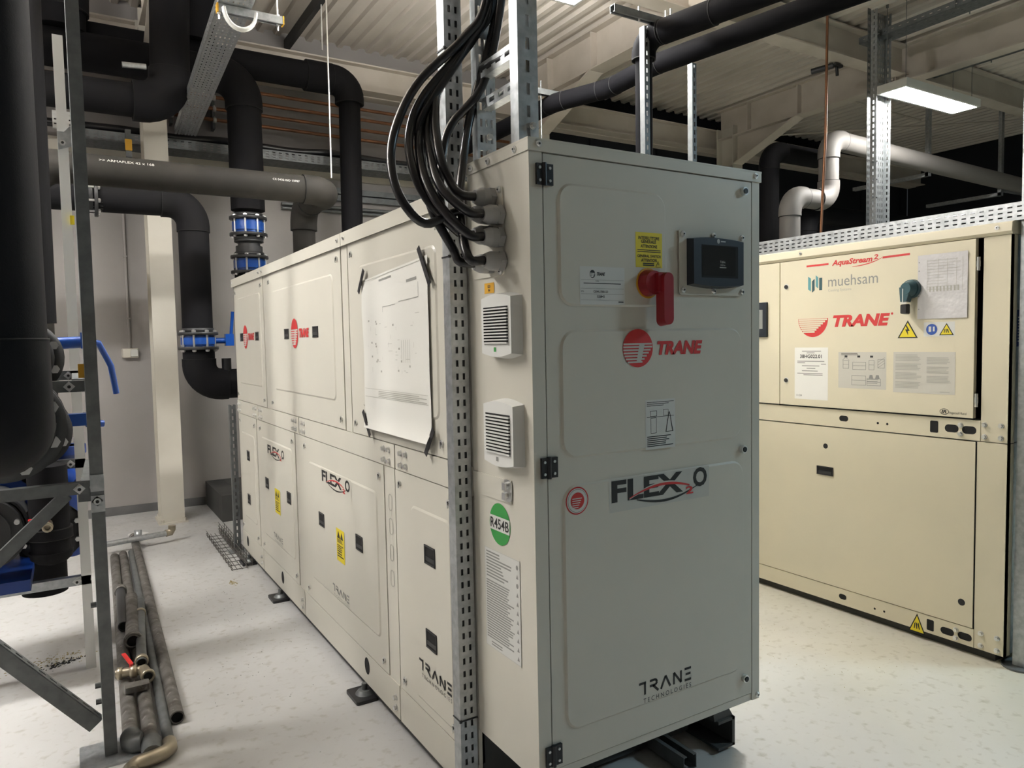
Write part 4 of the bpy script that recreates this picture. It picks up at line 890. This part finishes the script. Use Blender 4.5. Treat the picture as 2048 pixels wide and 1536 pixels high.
for k, P in CP.items():
    y, z = GL[k]; j = 'C1 C2 C3 C4 C5 C6 C7'.split().index(k)
    P = [(.05+.012*(j % 3), .16+.012*(j//3), 3.2), (.045+.012*(j % 3), .175+.012*(j//3), 2.75)]+P[1:]+[(-.105, y, z+.004), (-.058, y, z)]
    pts = catmull(P, 6)
    m = MB(); m.tube(pts, .0125, 12); solo(m, 'power_cable', CABLE, CL[k], 'cable', 'black power cables')
m = MB(); pts = catmull([(.07,.16,3.2), (.06,.18,2.6), (.04,.27,2.25), (-.06,.31,2.10), (-.09,.31,2.0), (-.105,.30,1.9), (-.09,.30,1.82)], 6)
m.tube(pts, .0125, 12); solo(m, 'power_cable', CABLE, 'black power cable running down behind the others beside the slotted post', 'cable', 'black power cables')
# ------------------------------------------------------------------ slotted posts round the control cabinet
t = thing('slotted_post', 'galvanised slotted post from floor to roof at the cabinet corner', 'post', (-.03, .36, 0), 'galvanised slotted posts')
m = MB(); m.strut((-.062, .336, 0), (0,0,1), (1,0,0), (0,1,0), CZ, .056, .044, .002, 2, .008, .019, .039); m.build('post_channel', GALV, t)
m = MB(); m.box((-.059, .340, .002), (-.009, .3405, CZ-.002)); m.build('slot_shade', BLACK, t)  # black sheet behind the slots stands for shade inside the post
for z in (1.735, 2.325, .345):
    m = MB(); m.box((-.064, .3335, z-.002), (-.004, .3358, z+.002)); m.box((-.0645, .334, z-.002), (-.0622, .382, z+.002)); m.box((-.066, .332, z-.004), (-.058, .337, z+.004)); m.build('cable_tie', BLACK, t)
t = thing('cable_ladder', 'two galvanised uprights with cross rungs standing on the cabinet roof', 'cable ladder', (.05, .25, 2.0017))
m = MB(); m.strut((.014, .065, 2.0017), (0,0,1), (1,0,0), (0,1,0), CZ-2.0, .062, .04, .002, 1, .011, .030, .058); m.build('upright', GALV, t)
m = MB(); m.strut((.012, .285, 2.0017), (0,0,1), (1,0,0), (0,1,0), CZ-2.0, .062, .03, .002, 3, .008, .022, .045); m.build('upright', GALV, t)
m = MB(); m.strut((.022, .105, 2.235), (0,1,0), (0,0,1), (1,0,0), .18, .041, .03); m.build('rung', GALV, t)
m = MB(); m.box((.018, .095, 2.229), (.060, .106, 2.282)); m.build('end_cap', YELP, t, label='ochre plastic end cap')
m = MB(); m.strut((.030, .105, 2.150), (0,1,0), (0,0,1), (1,0,0), .18, .032, .03); m.build('rung', GALV, t)
m = MB(); m.tube([(.040, .107, 2.262), (.038, .18, 2.258), (.036, .284, 2.262)], .017, 10); m.build('foam_strip', BLACK, t)
for x, y, z in ((.055, .062, 2.052), (.05, .282, 2.075), (.05, .282, 2.03)):
    m = MB(); m.cyl((x, y, z), (x, y-.002, z), .010, 12); m.cyl((x, y-.002, z), (x, y-.010, z), .0075, 6, smooth=False); m.build('bolt', ZINC, t)
# struts behind the cabinet with a cantilever bracket for the twin pipes
t = thing('strut_support', 'galvanised strut upright with a cantilever arm carrying the twin pipes', 'support', (2.0, 1.78, 0), 'strut uprights in the aisle')
m = MB(); m.strut((1.975, 1.77, 0), (0,0,1), (1,0,0), (0,1,0), 3.33, .041, .041); m.build('upright', GALVD, t)
m = MB(); m.strut((1.72, 1.73, 3.385), (1,0,0), (0,1,0), (0,0,-1), .52, .041, .041); m.build('arm', GALVD, t)
m = MB(); m.cyl((1.92, 1.75, 3.33), (1.92, 1.75, 3.42), .006, 8); m.cyl((2.17, 1.75, 3.33), (2.17, 1.75, 3.46), .006, 8); m.cyl((2.13, 1.75, 3.33), (2.13, 1.75, 3.44), .006, 8); m.build('threaded_rod', ZINC, t)
t = thing('strut_support', 'thinner strut upright meeting the underside of the second overhead pipe', 'support', (2.34, 1.9, 0), 'strut uprights in the aisle')
m = MB(); m.strut((2.395, 1.80, 0), (0,0,1), (1,0,0), (0,1,0), 3.2, .036, .041); m.build('upright', GALVD, t)
t = thing('pipe_hanger', 'small strut arm hung from the rafter holding the second overhead pipe', 'support', (2.1, 3.1, 3.35))
m = MB(); m.strut((1.95, 3.02, 3.36), (1,0,0), (0,1,0), (0,0,-1), .32, .041, .041); m.build('arm', GALVD, t)
m = MB(); m.cyl((2.05, 3.04, 3.32), (2.05, 3.04, 4.48), .005, 6); m.cyl((2.09, 3.04, 2.95), (2.09, 3.04, 3.42), .005, 6); m.build('threaded_rod', GALVD, t)
t = thing('pipe_clamp', 'dark pipe clamp with bright bolt on top of the first twin pipe', 'clamp', (2.2, 1.2, 3.37))
m = MB(); m.box((2.16, 1.24, 3.37), (2.26, 1.30, 3.42)); m.cyl((2.18, 1.27, 3.40), (2.18, 1.27, 3.50), .006, 8); m.cyl((2.24, 1.27, 3.40), (2.24, 1.27, 3.48), .006, 8); m.build('clamp_body', IRON, t)
m = MB(); m.cyl((2.16, 1.27, 3.39), (2.14, 1.27, 3.39), .012, 6); m.build('bolt', ZINC, t)
# ================================================================== trays, hangers and small things on the walls
def tray(name, label, O, U, W, N, L, wd, ht, cols, group, mtl=GALV, pitch=.06, floor_cols=5):
    O, U, W, N = V(O), V(U).normalized(), V(W).normalized(), V(N).normalized(); t = thing(name, label, 'cable tray', O+U*L/2+W*wd/2, group)
    m = MB(); m.perf(O, U, W, N, L, wd, .0018, floor_cols, .008, .022, pitch); m.build('tray_floor', mtl, t)
    for k in (0, 1):
        m = MB(); m.perf(O+W*(wd*k), U, N, W, L, ht, .0018, cols, .008, .026, pitch); m.build('side_rail', mtl, t)
    return t
tray('cable_tray', 'wide perforated cable tray running level along the back wall', (-1.0, 5.44, 3.215), (1,0,0), (0,1,0), (0,0,1), 4.4, .28, .085, 3, 'perforated cable trays', GALVD)
m = MB(); m.tube(catmull([(-1.2,5.5,3.33), (-.5,5.5,3.34), (-.1,5.52,3.33), (.3,5.5,3.345), (.9,5.52,3.33), (1.3,5.5,3.35), (2.0,5.52,3.33), (3.5,5.5,3.33)], 5), .034, 12); solo(m, 'cable_bundle', CABLE, 'black cable bundle lying along the wall tray', 'cable')
ux = V((.11, 2.9, 0)).normalized(); wx = V((ux.y, -ux.x, 0))
tray('cable_tray', 'long perforated cable tray running overhead from the camera to the back wall', (-.28, 1.6, 3.33), ux, wx, (0,0,1), 3.80, .17, .06, 2, 'perforated cable trays', GALV, .05, 6)
t = thing('tray_hanger', 'bright strut crossbar with ochre end caps carrying the overhead tray', 'support', (0, 2.95, 3.33))
m = MB(); m.strut((-.24, 2.655, 3.326), (1,0,0), (0,1,0), (0,0,-1), .34, .041, .041); m.build('crossbar', GALV, t)
for x in (-.247, .10):
    m = MB(); m.box((x, 2.653, 3.283), (x+.007, 2.698, 3.328)); m.build('end_cap', YELP, t, label='ochre plastic end cap')
for x in (-.236, .075):
    m = MB(); m.cyl((x, 2.675, 3.25), (x, 2.675, 4.5), .005, 8); m.cyl((x, 2.675, 3.275), (x, 2.675, 3.284), .011, 6, smooth=False); m.cyl((x, 2.675, 3.327), (x, 2.675, 3.335), .011, 6, smooth=False); m.build('threaded_rod', ZINC, t)
for k, (dx, dr) in enumerate(((0, 0), (.014, .016))):
    pts = [(-.135+.085*math.cos(PI+PI*j/14)*(1-dr*2), 2.635-dx, 3.30-.105*math.sin(PI*j/14)*(1-dr*3)) for j in range(15)]
    m = MB(); m.tube(pts, .0085, 10); solo(m, 'white_conduit', WHITE, '%s white conduit loop hanging under the tray crossbar' % ('outer', 'inner')[k], 'conduit', 'white conduit loops')
m = MB(); m.obox((.93, 4.0, 4.36), (0,1,0), (1,0,0), (0,0,1), 1.78, .041, .10); solo(m, 'roof_strut', IRON, 'dark strut fixed under the roof sheets near the wall', 'support')
for k, (x, y, z0) in enumerate(((.66, 3.62, 2.68), (.95, 4.65, 3.98))):
    m = MB(); m.cyl((x, y, z0), (x+.005, y, 4.50), .006, 8); solo(m, 'hanger_rod', ZINC, ('long thin rod holding the dusty grey pipe', 'short thin rod from roof to the eave pipe')[k], 'rod', 'threaded hanger rods')
m = MB(); m.obox((-.53, 5.2, 3.05), (0,0,1), (1,0,0), (0,1,0), .22, .041, .041); m.box((-.58,5.2,2.97), (-.42,5.24,2.985)); o = solo(m, 'tray_support', GALVD, 'short strut with an ochre cap under the wall tray left of the column', 'support')
m = MB(); m.box((-.535, 5.19, 3.10), (-.485, 5.20, 3.19)); m.build('end_cap', YELP, o, label='ochre plastic end cap')
m = MB(); m.strut((-1.03, 5.2, 3.22), (1,0,0), (0,0,1), (0,1,0), .12, .13, .04, .002, 3, .012, .03, .05); solo(m, 'tray_end', GALVL, 'bright perforated tray end behind the white strut', 'cable tray')
# light switch box with its conduit
t = thing('switch_box', 'beige surface switch box on the back wall left of the cream column', 'switch', (-.53, 5.79, 1.405))
m = MB(); m.prism(plane_y(5.79), rrect(-.60, -.465, 1.405, 1.492, .008), -.01, .045, .008); m.build('box_body', COL, t)
m = MB(); m.prism(plane_y(5.745), rrect(-.535, -.472, 1.417, 1.483, .006), 0, .012, .004); m.build('rocker', LABELG, t)
m = MB(); m.cyl((-.535, 5.785, 1.492), (-.535, 5.785, 3.0), .011, 10); m.build('conduit', WALL, t)
for z in (1.75, 2.3):
    m = MB(); m.box((-.55, 5.77, z), (-.52, 5.80, z+.015)); m.build('clip', WALL, t)
# plinth in the corner
m = MB(); m.box((.045, 4.95, 0), (2.2, 5.79, .225)); m.box((.20, 5.0, .225), (2.0, 5.7, .228)); solo(m, 'concrete_plinth', DCONC, 'low dark concrete plinth against the back wall beside the chiller end', 'plinth')
t = thing('slotted_post', 'dark slotted strut standing by the far end of the grey-beige chiller', 'post', (-.03, 4.0, 0), 'galvanised slotted posts')
m = MB(); m.strut((-.045, 3.93, .0), (0,0,1), (1,0,0), (0,1,0), 1.07, .045, .041); m.build('post_channel', GALVD, t)
m = MB(); m.box((-.09, 3.89, 0), (.04, 4.01, .008)); m.build('foot_plate', GALV, t)
# hanging L brackets and vertical tray in the right bay
for k, (x, y, z, l) in enumerate(((7.59, 3.2, 3.30, .95), (9.25, 3.2, 3.22, .95))):
    t = thing('bracket', ('bright L-shaped hanging bracket below the light panel', 'dim L-shaped hanging bracket at the right edge')[k], 'bracket', (x, y, z))
    m = MB(); m.strut((x-.03, y, z), (0,0,1), (1,0,0), (0,1,0), CZ-z, .06, .041); m.build('drop', GALV, t)
    m = MB(); m.strut((x-.03, y, z), (0,1,0), (1,0,0), (0,0,1), l, .06, .041); m.build('foot', GALV, t)
    if k:
        m = MB(); m.strut((x, y+.0, z+.06), (1,0,0), (0,1,0), (0,0,1), 1.0, .05, .03); m.cyl((x+.25, y+.02, z+.09), (x+.25, y+.02, z+.16), .03, 10); m.build('arm', GALV, t)
m = MB(); m.ring((7.25, 3.6, 3.62), (7.27, 3.6, 3.62), .112, .128, 24); m.cyl((7.26, 3.6, 3.74), (7.26, 3.6, 4.48), .006, 8); solo(m, 'pipe_clip', GALV, 'pipe ring hung round the grey lit pipe', 'clamp')
t = thing('cable_tray', 'brightly lit upright perforated cable tray below the light panel', 'cable tray', (5.6, 2.65, 0), 'perforated cable trays')
m = MB(); m.perf((5.535, 2.62, 0), (0,0,1), (1,0,0), (0,1,0), CZ, .225, .002, 6, .010, .03, .055); m.build('tray_floor', GALV, t)
m = MB(); m.perf((5.535, 2.56, 0), (0,0,1), (0,1,0), (1,0,0), CZ, .06, .002, 1, .012, .03, .055); m.build('side_rail', GALV, t)
m = MB(); m.perf((5.758, 2.56, 0), (0,0,1), (0,1,0), (1,0,0), CZ, .06, .002, 1, .012, .03, .055); m.build('side_rail', GALV, t)
m = MB(); m.perf((5.45, 2.60, 0), (0,0,1), (1,0,0), (0,1,0), CZ, .05, .002, 2, .008, .03, .055); m.build('flange_strip', GALVD, t)
for z in (2.78, 3.12, 2.95):
    m = MB(); m.box((5.56, 2.612, z), (5.64, 2.619, z+.012)); m.build('cable_tie', BLACK, t)
tray('cable_tray', 'dark perforated tray under the roof above the light panel', (5.62, -4.5, 4.27), (0,1,0), (1,0,0), (0,0,1), 7.3, .20, .06, 1, 'perforated cable trays', GALVD, .07, 3)
tray('cable_tray', 'second dark perforated tray under the roof, further right', (6.98, -4.5, 4.27), (0,1,0), (1,0,0), (0,0,1), 7.6, .25, .06, 1, 'perforated cable trays', GALVD, .07, 3)
for k, (x, y) in enumerate(((5.6, 1.9), (5.84, 1.9), (6.95, 2.4), (7.26, 2.4), (5.6, .6), (5.84, .6))):
    m = MB(); m.cyl((x, y, 4.26), (x, y, 4.5), .006, 6); solo(m, 'hanger_rod', GALVD, ('far left rod', 'far right rod', 'far left rod', 'far right rod', 'near left rod', 'near right rod')[k]+' hanging the '+('first', 'first', 'second', 'second', 'first', 'first')[k]+' dark roof tray at the right', 'rod', 'roof tray rods')
t = thing('detector', 'small dark bracket on the roof beam left of the light panel', 'bracket', (5.6, 3.1, 4.14))
m = MB(); m.tube([(5.52,3.25,4.14), (5.60,3.06,4.155)], .028, 12); m.box((5.58,3.02,4.14), (5.70,3.06,4.165)); m.cyl((5.64,3.05,4.14), (5.65,3.05,4.06), .015, 8); m.build('bracket_body', IRON, t)
# slotted post at the right edge
t = thing('slotted_post', 'galvanised slotted post at the right edge of the photo, before the cream chiller', 'post', (2.55, -.06, 0), 'galvanised slotted posts')
m = MB(); m.strut((2.505, -.062, .008), (0,0,1), (1,0,0), (0,1,0), CZ-.01, .062, .046, .002, 2, .009, .024, .05); m.build('post_channel', GALV, t)
m = MB(); m.prism(lambda u, v, h=0: V((2.535+u, -.04+v, h)), ell(0, 0, .085, .075, 20), 0, .008); m.build('foot_plate', GALVD, t)
# ================================================================== strut rack at the left
rk = thing('strut_rack', 'galvanised strut rack carrying the pipes at the left, with diagonal braces', 'rack', (-.95, 1.42, 0))
def rpost(x0, x1, y, dp, z0, z1, mtl, nm='post', cols=1):
    m = MB(); m.strut((x0, y, z0), (0,0,1), (1,0,0), (0,1,0), z1-z0, x1-x0, dp, .0025, cols, .012, .0, .05); return m.build(nm, mtl, rk)
m = MB(); m.box((-.971, 1.402, .008), (-.930, 1.405, CZ)); m.box((-.971, 1.405, .008), (-.9685, 1.443, CZ)); m.box((-.9325, 1.405, .008), (-.930, 1.443, CZ)); m.box((-.971, 1.444, .008), (-.930, 1.447, CZ)); m.build('post', GALVD, rk)
m = MB(); m.strut((-.9715, 1.452, .008), (0,0,1), (0,1,0), (1,0,0), 2.9, .041, .041); m.build('post', GALV, rk)
m = MB(); m.box((-1.05, 1.33, 0), (-.86, 1.52, .008)); m.build('foot_plate', GALV, rk)
m = MB(); m.cyl((-.895, 1.46, .008), (-.895, 1.46, .02), .016, 12); m.cyl((-.895, 1.46, .02), (-.895, 1.46, .04), .012, 6, smooth=False); m.build('anchor_bolt', ZINC, rk)
m = MB(); m.box((-1.012, 2.30, 0), (-.971, 2.303, 2.885)); m.box((-1.012, 2.303, 0), (-1.0095, 2.341, 2.885)); m.box((-.9735, 2.303, 0), (-.971, 2.341, 2.885)); m.build('post', GALVL, rk, label='bright galvanised rear post')
def hbar(y, z, x0=-2.3, x1=-.9725, mtl=GALVD, h=.041):
    m = MB(); m.strut((x0, y, z), (1,0,0), (0,0,1), (0,1,0), x1-x0, h, .041, .0025, 1, .012, .0, .05); return m.build('cross_bar', mtl, rk)
hbar(1.402, .975); hbar(2.30, .945); hbar(2.30, .40, mtl=GALV); hbar(1.46, 1.335); hbar(2.30, 1.35)
m = MB(); m.bar((-1.045, 1.43, .975), (-1.62, 1.43, .42), .041, .03, (0,1,0)); m.build('brace', GALVD, rk)
m = MB(); m.strut(V((-.975, 1.425, .135)), V((-.80, 0, .97)).normalized(), V((-.97, 0, -.80)).normalized(), (0,1,0), 1.35, .052, .041, .0025, 0); m.perf(V((-.975, 1.425, .137)), V((-.80, 0, .97)).normalized(), (0,1,0), V((.97, 0, .80)).normalized(), 1.35, .041, .002, 1, .012, .03, .05)
m.build('brace', GALVD, rk)
m = MB(); m.bar((-.99, 1.445, .96), (-.95, 2.30, .96), .041, .041); m.build('side_bar', GALVD, rk)
m = MB(); m.bar((-.99, 1.495, 1.36), (-.985, 2.30, 1.36), .041, .041); m.build('side_bar', GALVD, rk)
HN = Hw((lambda m: (m.cyl((0,0,0), (0,-.004,0), .019, 4, smooth=False), m.cyl((0,-.004,0), (0,-.015,0), .013, 6, smooth=False), m.cyl((0,-.015,0), (0,-.017,0), .006, 8, mi=1), m)[-1])(MB()), [ZINC, INK], 'channel_nut')
for x, y, z in ((-1.006, 1.402, .995), (-.953, 1.402, .945), (-1.03, 2.30, .966), (-1.03, 2.30, 1.085), (-1.03, 2.30, .42), (-1.02, 1.46, 1.355), (-.993, 2.30, 2.41), (-1.02, 2.30, 1.37)): HN.put(rk, (x, y, z))
for z in (.935, 1.01):
    m = MB(); m.box((-.972, 1.398, z-.03), (-.929, 1.402, z+.03)); m.build('joint_plate', GALV, rk)
m = MB(); m.prism(plane_y(2.298), [(-1.012, 2.46), (-.985, 2.46), (-.96, 2.49), (-.955, 2.40), (-1.01, 2.38)], 0, .006); m.build('joint_plate', GALV, rk)
for x, y, z, c in ((-.985, 1.448, 1.385, 'ochre'), (-.975, 2.296, 2.05, 'yellow')):
    m = MB(); m.box((x-.005, y-.008, z), (x+.026 if c == 'ochre' else x+.012, y, z+.05 if c == 'ochre' else z+.04)); m.build('end_cap', YELP if c == 'ochre' else YEL, rk, label='%s plastic end cap' % c)
for z in (.20, .26, .56):
    m = MB(); m.cyl((-.972, 1.44, z), (-.99, 1.44, z), .010, 6, smooth=False); m.build('bolt', GALVD, rk)
# pump group behind the rack
pu_ = thing('pump', 'black pump motor with concentric rings and a blue volute behind the rack brace', 'pump', (-1.36, 2.35, .45))
m = MB()
for k, (r, y) in enumerate(((.165, 2.20), (.145, 2.165), (.10, 2.15), (.06, 2.145))): m.cyl((-1.36, y, .72), (-1.36, y+.05, .72), r, 28)
m.cyl((-1.36, 2.22, .72), (-1.36, 2.55, .72), .15, 28)
for k in range(5): m.ring((-1.36, 2.20-.008*k, .72), (-1.36, 2.206-.008*k, .72), .15-.022*k, .156-.022*k, 28)
m.build('motor', IRON, pu_)
for an in (.3, 1.2, 2.2, 5.2): 
    m = MB(); m.cyl((-1.36+.13*math.cos(an), 2.165, .72+.13*math.sin(an)), (-1.36+.13*math.cos(an), 2.14, .72+.13*math.sin(an)), .011, 8); m.build('bolt', ZINC, pu_)
m = MB(); m.cyl((-1.36, 2.56, .72), (-1.36, 2.72, .72), .20, 28); m.cyl((-1.36, 2.64, .80), (-1.36, 2.64, 1.10), .08, 20); m.cyl((-1.36, 2.64, 1.08), (-1.36, 2.64, 1.12), .13, 24); m.build('volute', BLUED, pu_)
m = MB(); m.box((-1.52, 2.16, .45), (-1.20, 2.75, .50)); m.build('foot', BLUED, pu_)
bl = thing('strainer', 'dark blue strainer body beside the bright rear post', 'strainer', (-1.06, 2.55, .40))
m = MB(); m.cyl((-1.06, 2.60, .48), (-1.06, 2.60, 1.02), .062, 20); m.cyl((-1.06, 2.60, .98), (-1.06, 2.60, 1.02), .10, 20); m.box((-1.10, 2.52, .85), (-1.03, 2.58, .95)); m.cyl((-1.06, 2.58, .9), (-.99, 2.40, .86), .035, 14); m.build('strainer_body', BLUED, bl)
bb = MB(); bb.box((-1.30, 2.50, .98), (-1.08, 2.60, 1.06)); bb.cyl((-1.30, 2.55, 1.02), (-1.05, 2.55, 1.02), .04, 16); solo(bb, 'pump_casting', BLUE, 'bright blue casting seen between the rack cross bars', 'pump')
pipe('insulated_pipe', 'short black insulated stub with a rounded end hanging under the rack', [(-1.12, 2.22, .98), (-1.12, 2.22, .60)], .078, .1, group='near pipes at the left', sleeves=[((-1.12,2.22,.66), (-1.12,2.22,.70), .088)])
m = MB(); m.tube([(-1.12, 2.22, .60), (-1.12, 2.22, .57), (-1.12, 2.22, .55), (-1.12, 2.22, .538)], [.086, .08, .058, .02], 24); solo(m, 'rounded_cap', INSUL, 'rounded black end cap of the hanging stub', 'pipe')
fl = thing('flange', 'black flange with bright bolts behind the hanging stub', 'flange', (-1.12, 2.32, .55))
m = MB(); m.ring((-1.12, 2.315, .66), (-1.12, 2.335, .66), .05, .135, 28); m.build('flange_disc', IRON, fl)
for k in range(8):
    an = PI*2*(k+.5)/8; m = MB(); m.cyl((-1.12+.112*math.cos(an), 2.315, .66+.112*math.sin(an)), (-1.12+.112*math.cos(an), 2.295, .66+.112*math.sin(an)), .012, 6, smooth=False); m.build('bolt', ZINC, fl)
bv = thing('ball_valve', 'small brass ball valve with a red handle under the rack brace', 'valve', (-1.125, 2.08, .735))
m = MB(); m.ring((-1.125, 2.05, .738), (-1.125, 2.08, .738), .012, .021, 12); m.cyl((-1.125, 2.08, .738), (-1.125, 2.14, .738), .018, 12); m.cyl((-1.125, 2.07, .738), (-1.125, 2.14, .738), .011, 10); m.build('valve_body', BRASS, bv)
m = MB(); m.bar((-1.125, 2.10, .772), (-1.195, 2.10, .768), .014, .006); m.cyl((-1.125, 2.10, .755), (-1.125, 2.10, .775), .008, 8); m.build('handle', REDB, bv)
# ================================================================== on the floor
def rod(name, label, p0, p1, r, mtl=OLDPIPE, open_end=True, collar=None, elbow=None):
    p0, p1 = V(p0), V(p1); d = (p1-p0).normalized(); t = thing(name, label, 'pipe', (p1.x, p1.y, 0 if min(p0.z, p1.z) < .09 else min(p0.z, p1.z)-r), 'old pipes on the floor')
    m = MB(); m.tube([p0, p1], r, 16, caps=False); m.ring(p0, p0+d*.004, r*.8, r, 16); m.ring(p1-d*.004, p1, r*.8, r, 16); m.build('tube', mtl, t)
    m = MB(); m.cyl(p0+d*.012, p1-d*.012, r*.82, 14); m.build('bore', HOLE, t)
    for c, lr in (collar or ()):
        q = p0+(p1-p0)*c; m = MB(); m.ring(q-d*lr/2, q+d*lr/2, r*.9, r*1.28, 16); m.build('collar', BRASS if r < .025 else OLDPIPE, t)
    if elbow:
        m = MB(); m.tube([p1-d*.02]+[V(e) for e in elbow], r*1.3, 16); m.build('elbow_fitting', BRASS if r < .024 else GALVD, t)
    return t
R = .027
rod('steel_pipe', 'longest old steel pipe of the floor bundle, rightmost, with an open near end', (-.640, 4.76, R), (-.716, 1.52, R), R, collar=((.015, .05),))
rod('steel_pipe', 'thin galvanised pipe of the floor bundle ending in a swivel elbow at the front', (-.690, 4.30, .022), (-.765, 1.33, .022), .020, GALVD, elbow=[(-.766, 1.30, .024), (-.79, 1.27, .028), (-.84, 1.255, .028), (-.88, 1.25, .028), (-.90, 1.22, .028), (-.90, 1.19, .028)])
rod('steel_pipe', 'dark old pipe of the floor bundle with a pale coupling on its near end', (-.745, 4.25, R), (-.822, 1.36, R), R, elbow=[(-.824, 1.33, R), (-.826, 1.28, R)])
rod('steel_pipe', 'leftmost old pipe of the floor bundle with a rusty tee on its near end', (-.800, 4.20, .029), (-.884, 1.44, .029), .028, elbow=[(-.884, 1.41, .03), (-.87, 1.39, .032), (-.85, 1.385, .034)])
rod('steel_pipe', 'galvanised cross pipe with upturned elbows at the far end of the bundle', (-.86, 4.40, .078), (-.42, 4.50, .078), .021, GALV, elbow=[(-.405, 4.505, .08), (-.395, 4.507, .10), (-.393, 4.507, .13)])
m = MB(); m.tube([(-.63, 4.46, .078), (-.628, 4.49, .09), (-.627, 4.50, .13)], .026, 14); solo(m, 'elbow_fitting', GALV, 'short upturned galvanised elbow on the cross pipe', 'pipe')
rod('steel_pipe', 'short dark pipe with a hexagonal coupling lying on the bundle', (-.818, 3.20, .084), (-.840, 2.55, .084), .026, IRON, collar=((.03, .05),))
rod('steel_pipe', 'short thick pipe piece with a rusty open end lying on the bundle', (-.775, 3.0, .087), (-.815, 2.30, .087), .032, collar=((.97, .03),))
rod('steel_pipe', 'short pale pipe piece lying across the middle of the bundle', (-.735, 2.95, .08), (-.80, 2.02, .082), .022, GALVD, collar=((.25, .02), (.97, .03)))
bv = thing('ball_valve', 'brass ball valve with a red lever lying on the old pipes', 'valve', (-.85, 1.93, .06))
m = MB(); m.cyl((-.905, 1.95, .085), (-.80, 1.93, .085), .020, 14); m.ring((-.90, 1.949, .085), (-.88, 1.945, .085), .018, .027, 12); m.ring((-.85, 1.94, .085), (-.825, 1.935, .085), .018, .029, 8); m.cyl((-.80, 1.93, .085), (-.79, 1.86, .085), .024, 14); m.ring((-.79, 1.865, .085), (-.788, 1.845, .085), .018, .029, 12); m.build('valve_body', BRASS, bv)
m = MB(); m.cyl((-.789, 1.85, .085), (-.788, 1.846, .085), .017, 12); m.build('bore', HOLE, bv)
m = MB(); m.bar((-.845, 1.945, .118), (-.868, 2.06, .126), .016, .005); m.cyl((-.845, 1.94, .10), (-.845, 1.94, .12), .008, 8); m.build('lever', REDB, bv)
m = MB(); m.prism(lambda u, v, h=0: V((-.835+u, 1.80+v, h)), rrect(-.05, .05, -.03, .03, .01), .061, .085, .004); solo(m, 'pipe_clamp', OLDPIPE, 'old steel clamp block lying across the pipes', 'clamp')
# wire mesh tray offcuts beside the chiller
def mesh_tray(label, x0, x1, y0, y1, z, up, skew, n):
    t = thing('wire_tray', label, 'cable tray', ((x0+x1)/2, (y0+y1)/2, z-.0025), 'wire tray offcuts'); r = .0026
    xs = [x0+(x1-x0)*k/3 for k in range(4)]; f = lambda x, y: (x+skew*(y-y0), y)
    m = MB()
    for x in xs: a, b = f(x, y0), f(x, y1); m.tube([(a[0], a[1], z+r*2), (b[0], b[1], z+r*2)], r, 6)
    for x in (x0, x1):
        for zz in (up*.5, up): a, b = f(x, y0), f(x, y1); m.tube([(a[0], a[1], z+zz), (b[0], b[1], z+zz)], r, 6)
    m.build('long_wires', OLDPIPE, t); w0 = None
    for k in range(n):
        y = y0+(y1-y0)*(k+.3)/n; a, b = f(x0, y), f(x1, y)
        m = MB(); m.tube([(a[0]-r, y, z+up), (a[0]-r, y, z), (b[0]+r, y, z), (b[0]+r, y, z+up)], r, 6, smooth=False); m.build('cross_wire', OLDPIPE, t)
mesh_tray('flat wire mesh tray offcut on the floor beside the chiller foot', -.150, -.055, 3.46, 4.56, .003, .035, .005, 11)
mesh_tray('second wire mesh tray offcut leaning closer to the chiller skirt', -.045, -.012, 3.50, 4.70, .003, .06, .012, 12)
# crumbs and litter
rg = random.Random(5)
def crumbs(name, label, cx, cy, sx, sy, n, mtl, s0, s1, ang=0.0):
    m = MB()
    for k in range(n):
        a = rg.gauss(0, 1)*sx; b = rg.gauss(0, 1)*sy; x = cx+a*math.cos(ang)-b*math.sin(ang); y = cy+a*math.sin(ang)+b*math.cos(ang); s_ = s0+(s1-s0)*rg.random()
        an = rg.random()*PI; d = (math.cos(an)*s_, math.sin(an)*s_); e = (-d[1]*.5, d[0]*.5); h = s_*.45
        m.add([(x-d[0], y-d[1], .0004), (x+e[0], y+e[1], .0004), (x+d[0], y+d[1], .0004), (x-e[0], y-e[1], .0004), (x, y, h)], [(0,1,4), (1,2,4), (2,3,4), (3,0,4)])
    o = solo(m, name, mtl, label, 'debris'); o['kind'] = 'stuff'; return o
crumbs('debris', 'black crumbs heaped on the floor under the rack', -1.105, 2.44, .05, .018, 120, DEBB, .003, .011, .35)
crumbs('debris', 'tan shavings scattered round the black crumbs under the rack', -1.13, 2.50, .08, .05, 160, DEBR, .002, .008, .2)
crumbs('debris', 'dark specks scattered over the open aisle floor', -.35, 2.5, .16, .6, 150, DEBB, .001, .0045)
crumbs('debris', 'small tan clump on the aisle floor near the wire tray', -.195, 3.22, .012, .03, 50, DEBR, .003, .009)
crumbs('debris', 'specks on the floor of the right aisle', 1.9, .7, .25, .35, 120, DEBR, .001, .004)
m = MB(); out = []
for k in range(18):
    a = 2*PI*k/18; r_ = .06*(.7+.5*rg.random()); out.append((-.60+r_*1.1*math.cos(a), 4.93+r_*1.5*math.sin(a)))
m.prism(lambda u, v, h=0: V((u, v, h)), out, .0004, .002); solo(m, 'spill', STAIN, 'small white dried spill on the floor near the column', 'stain')
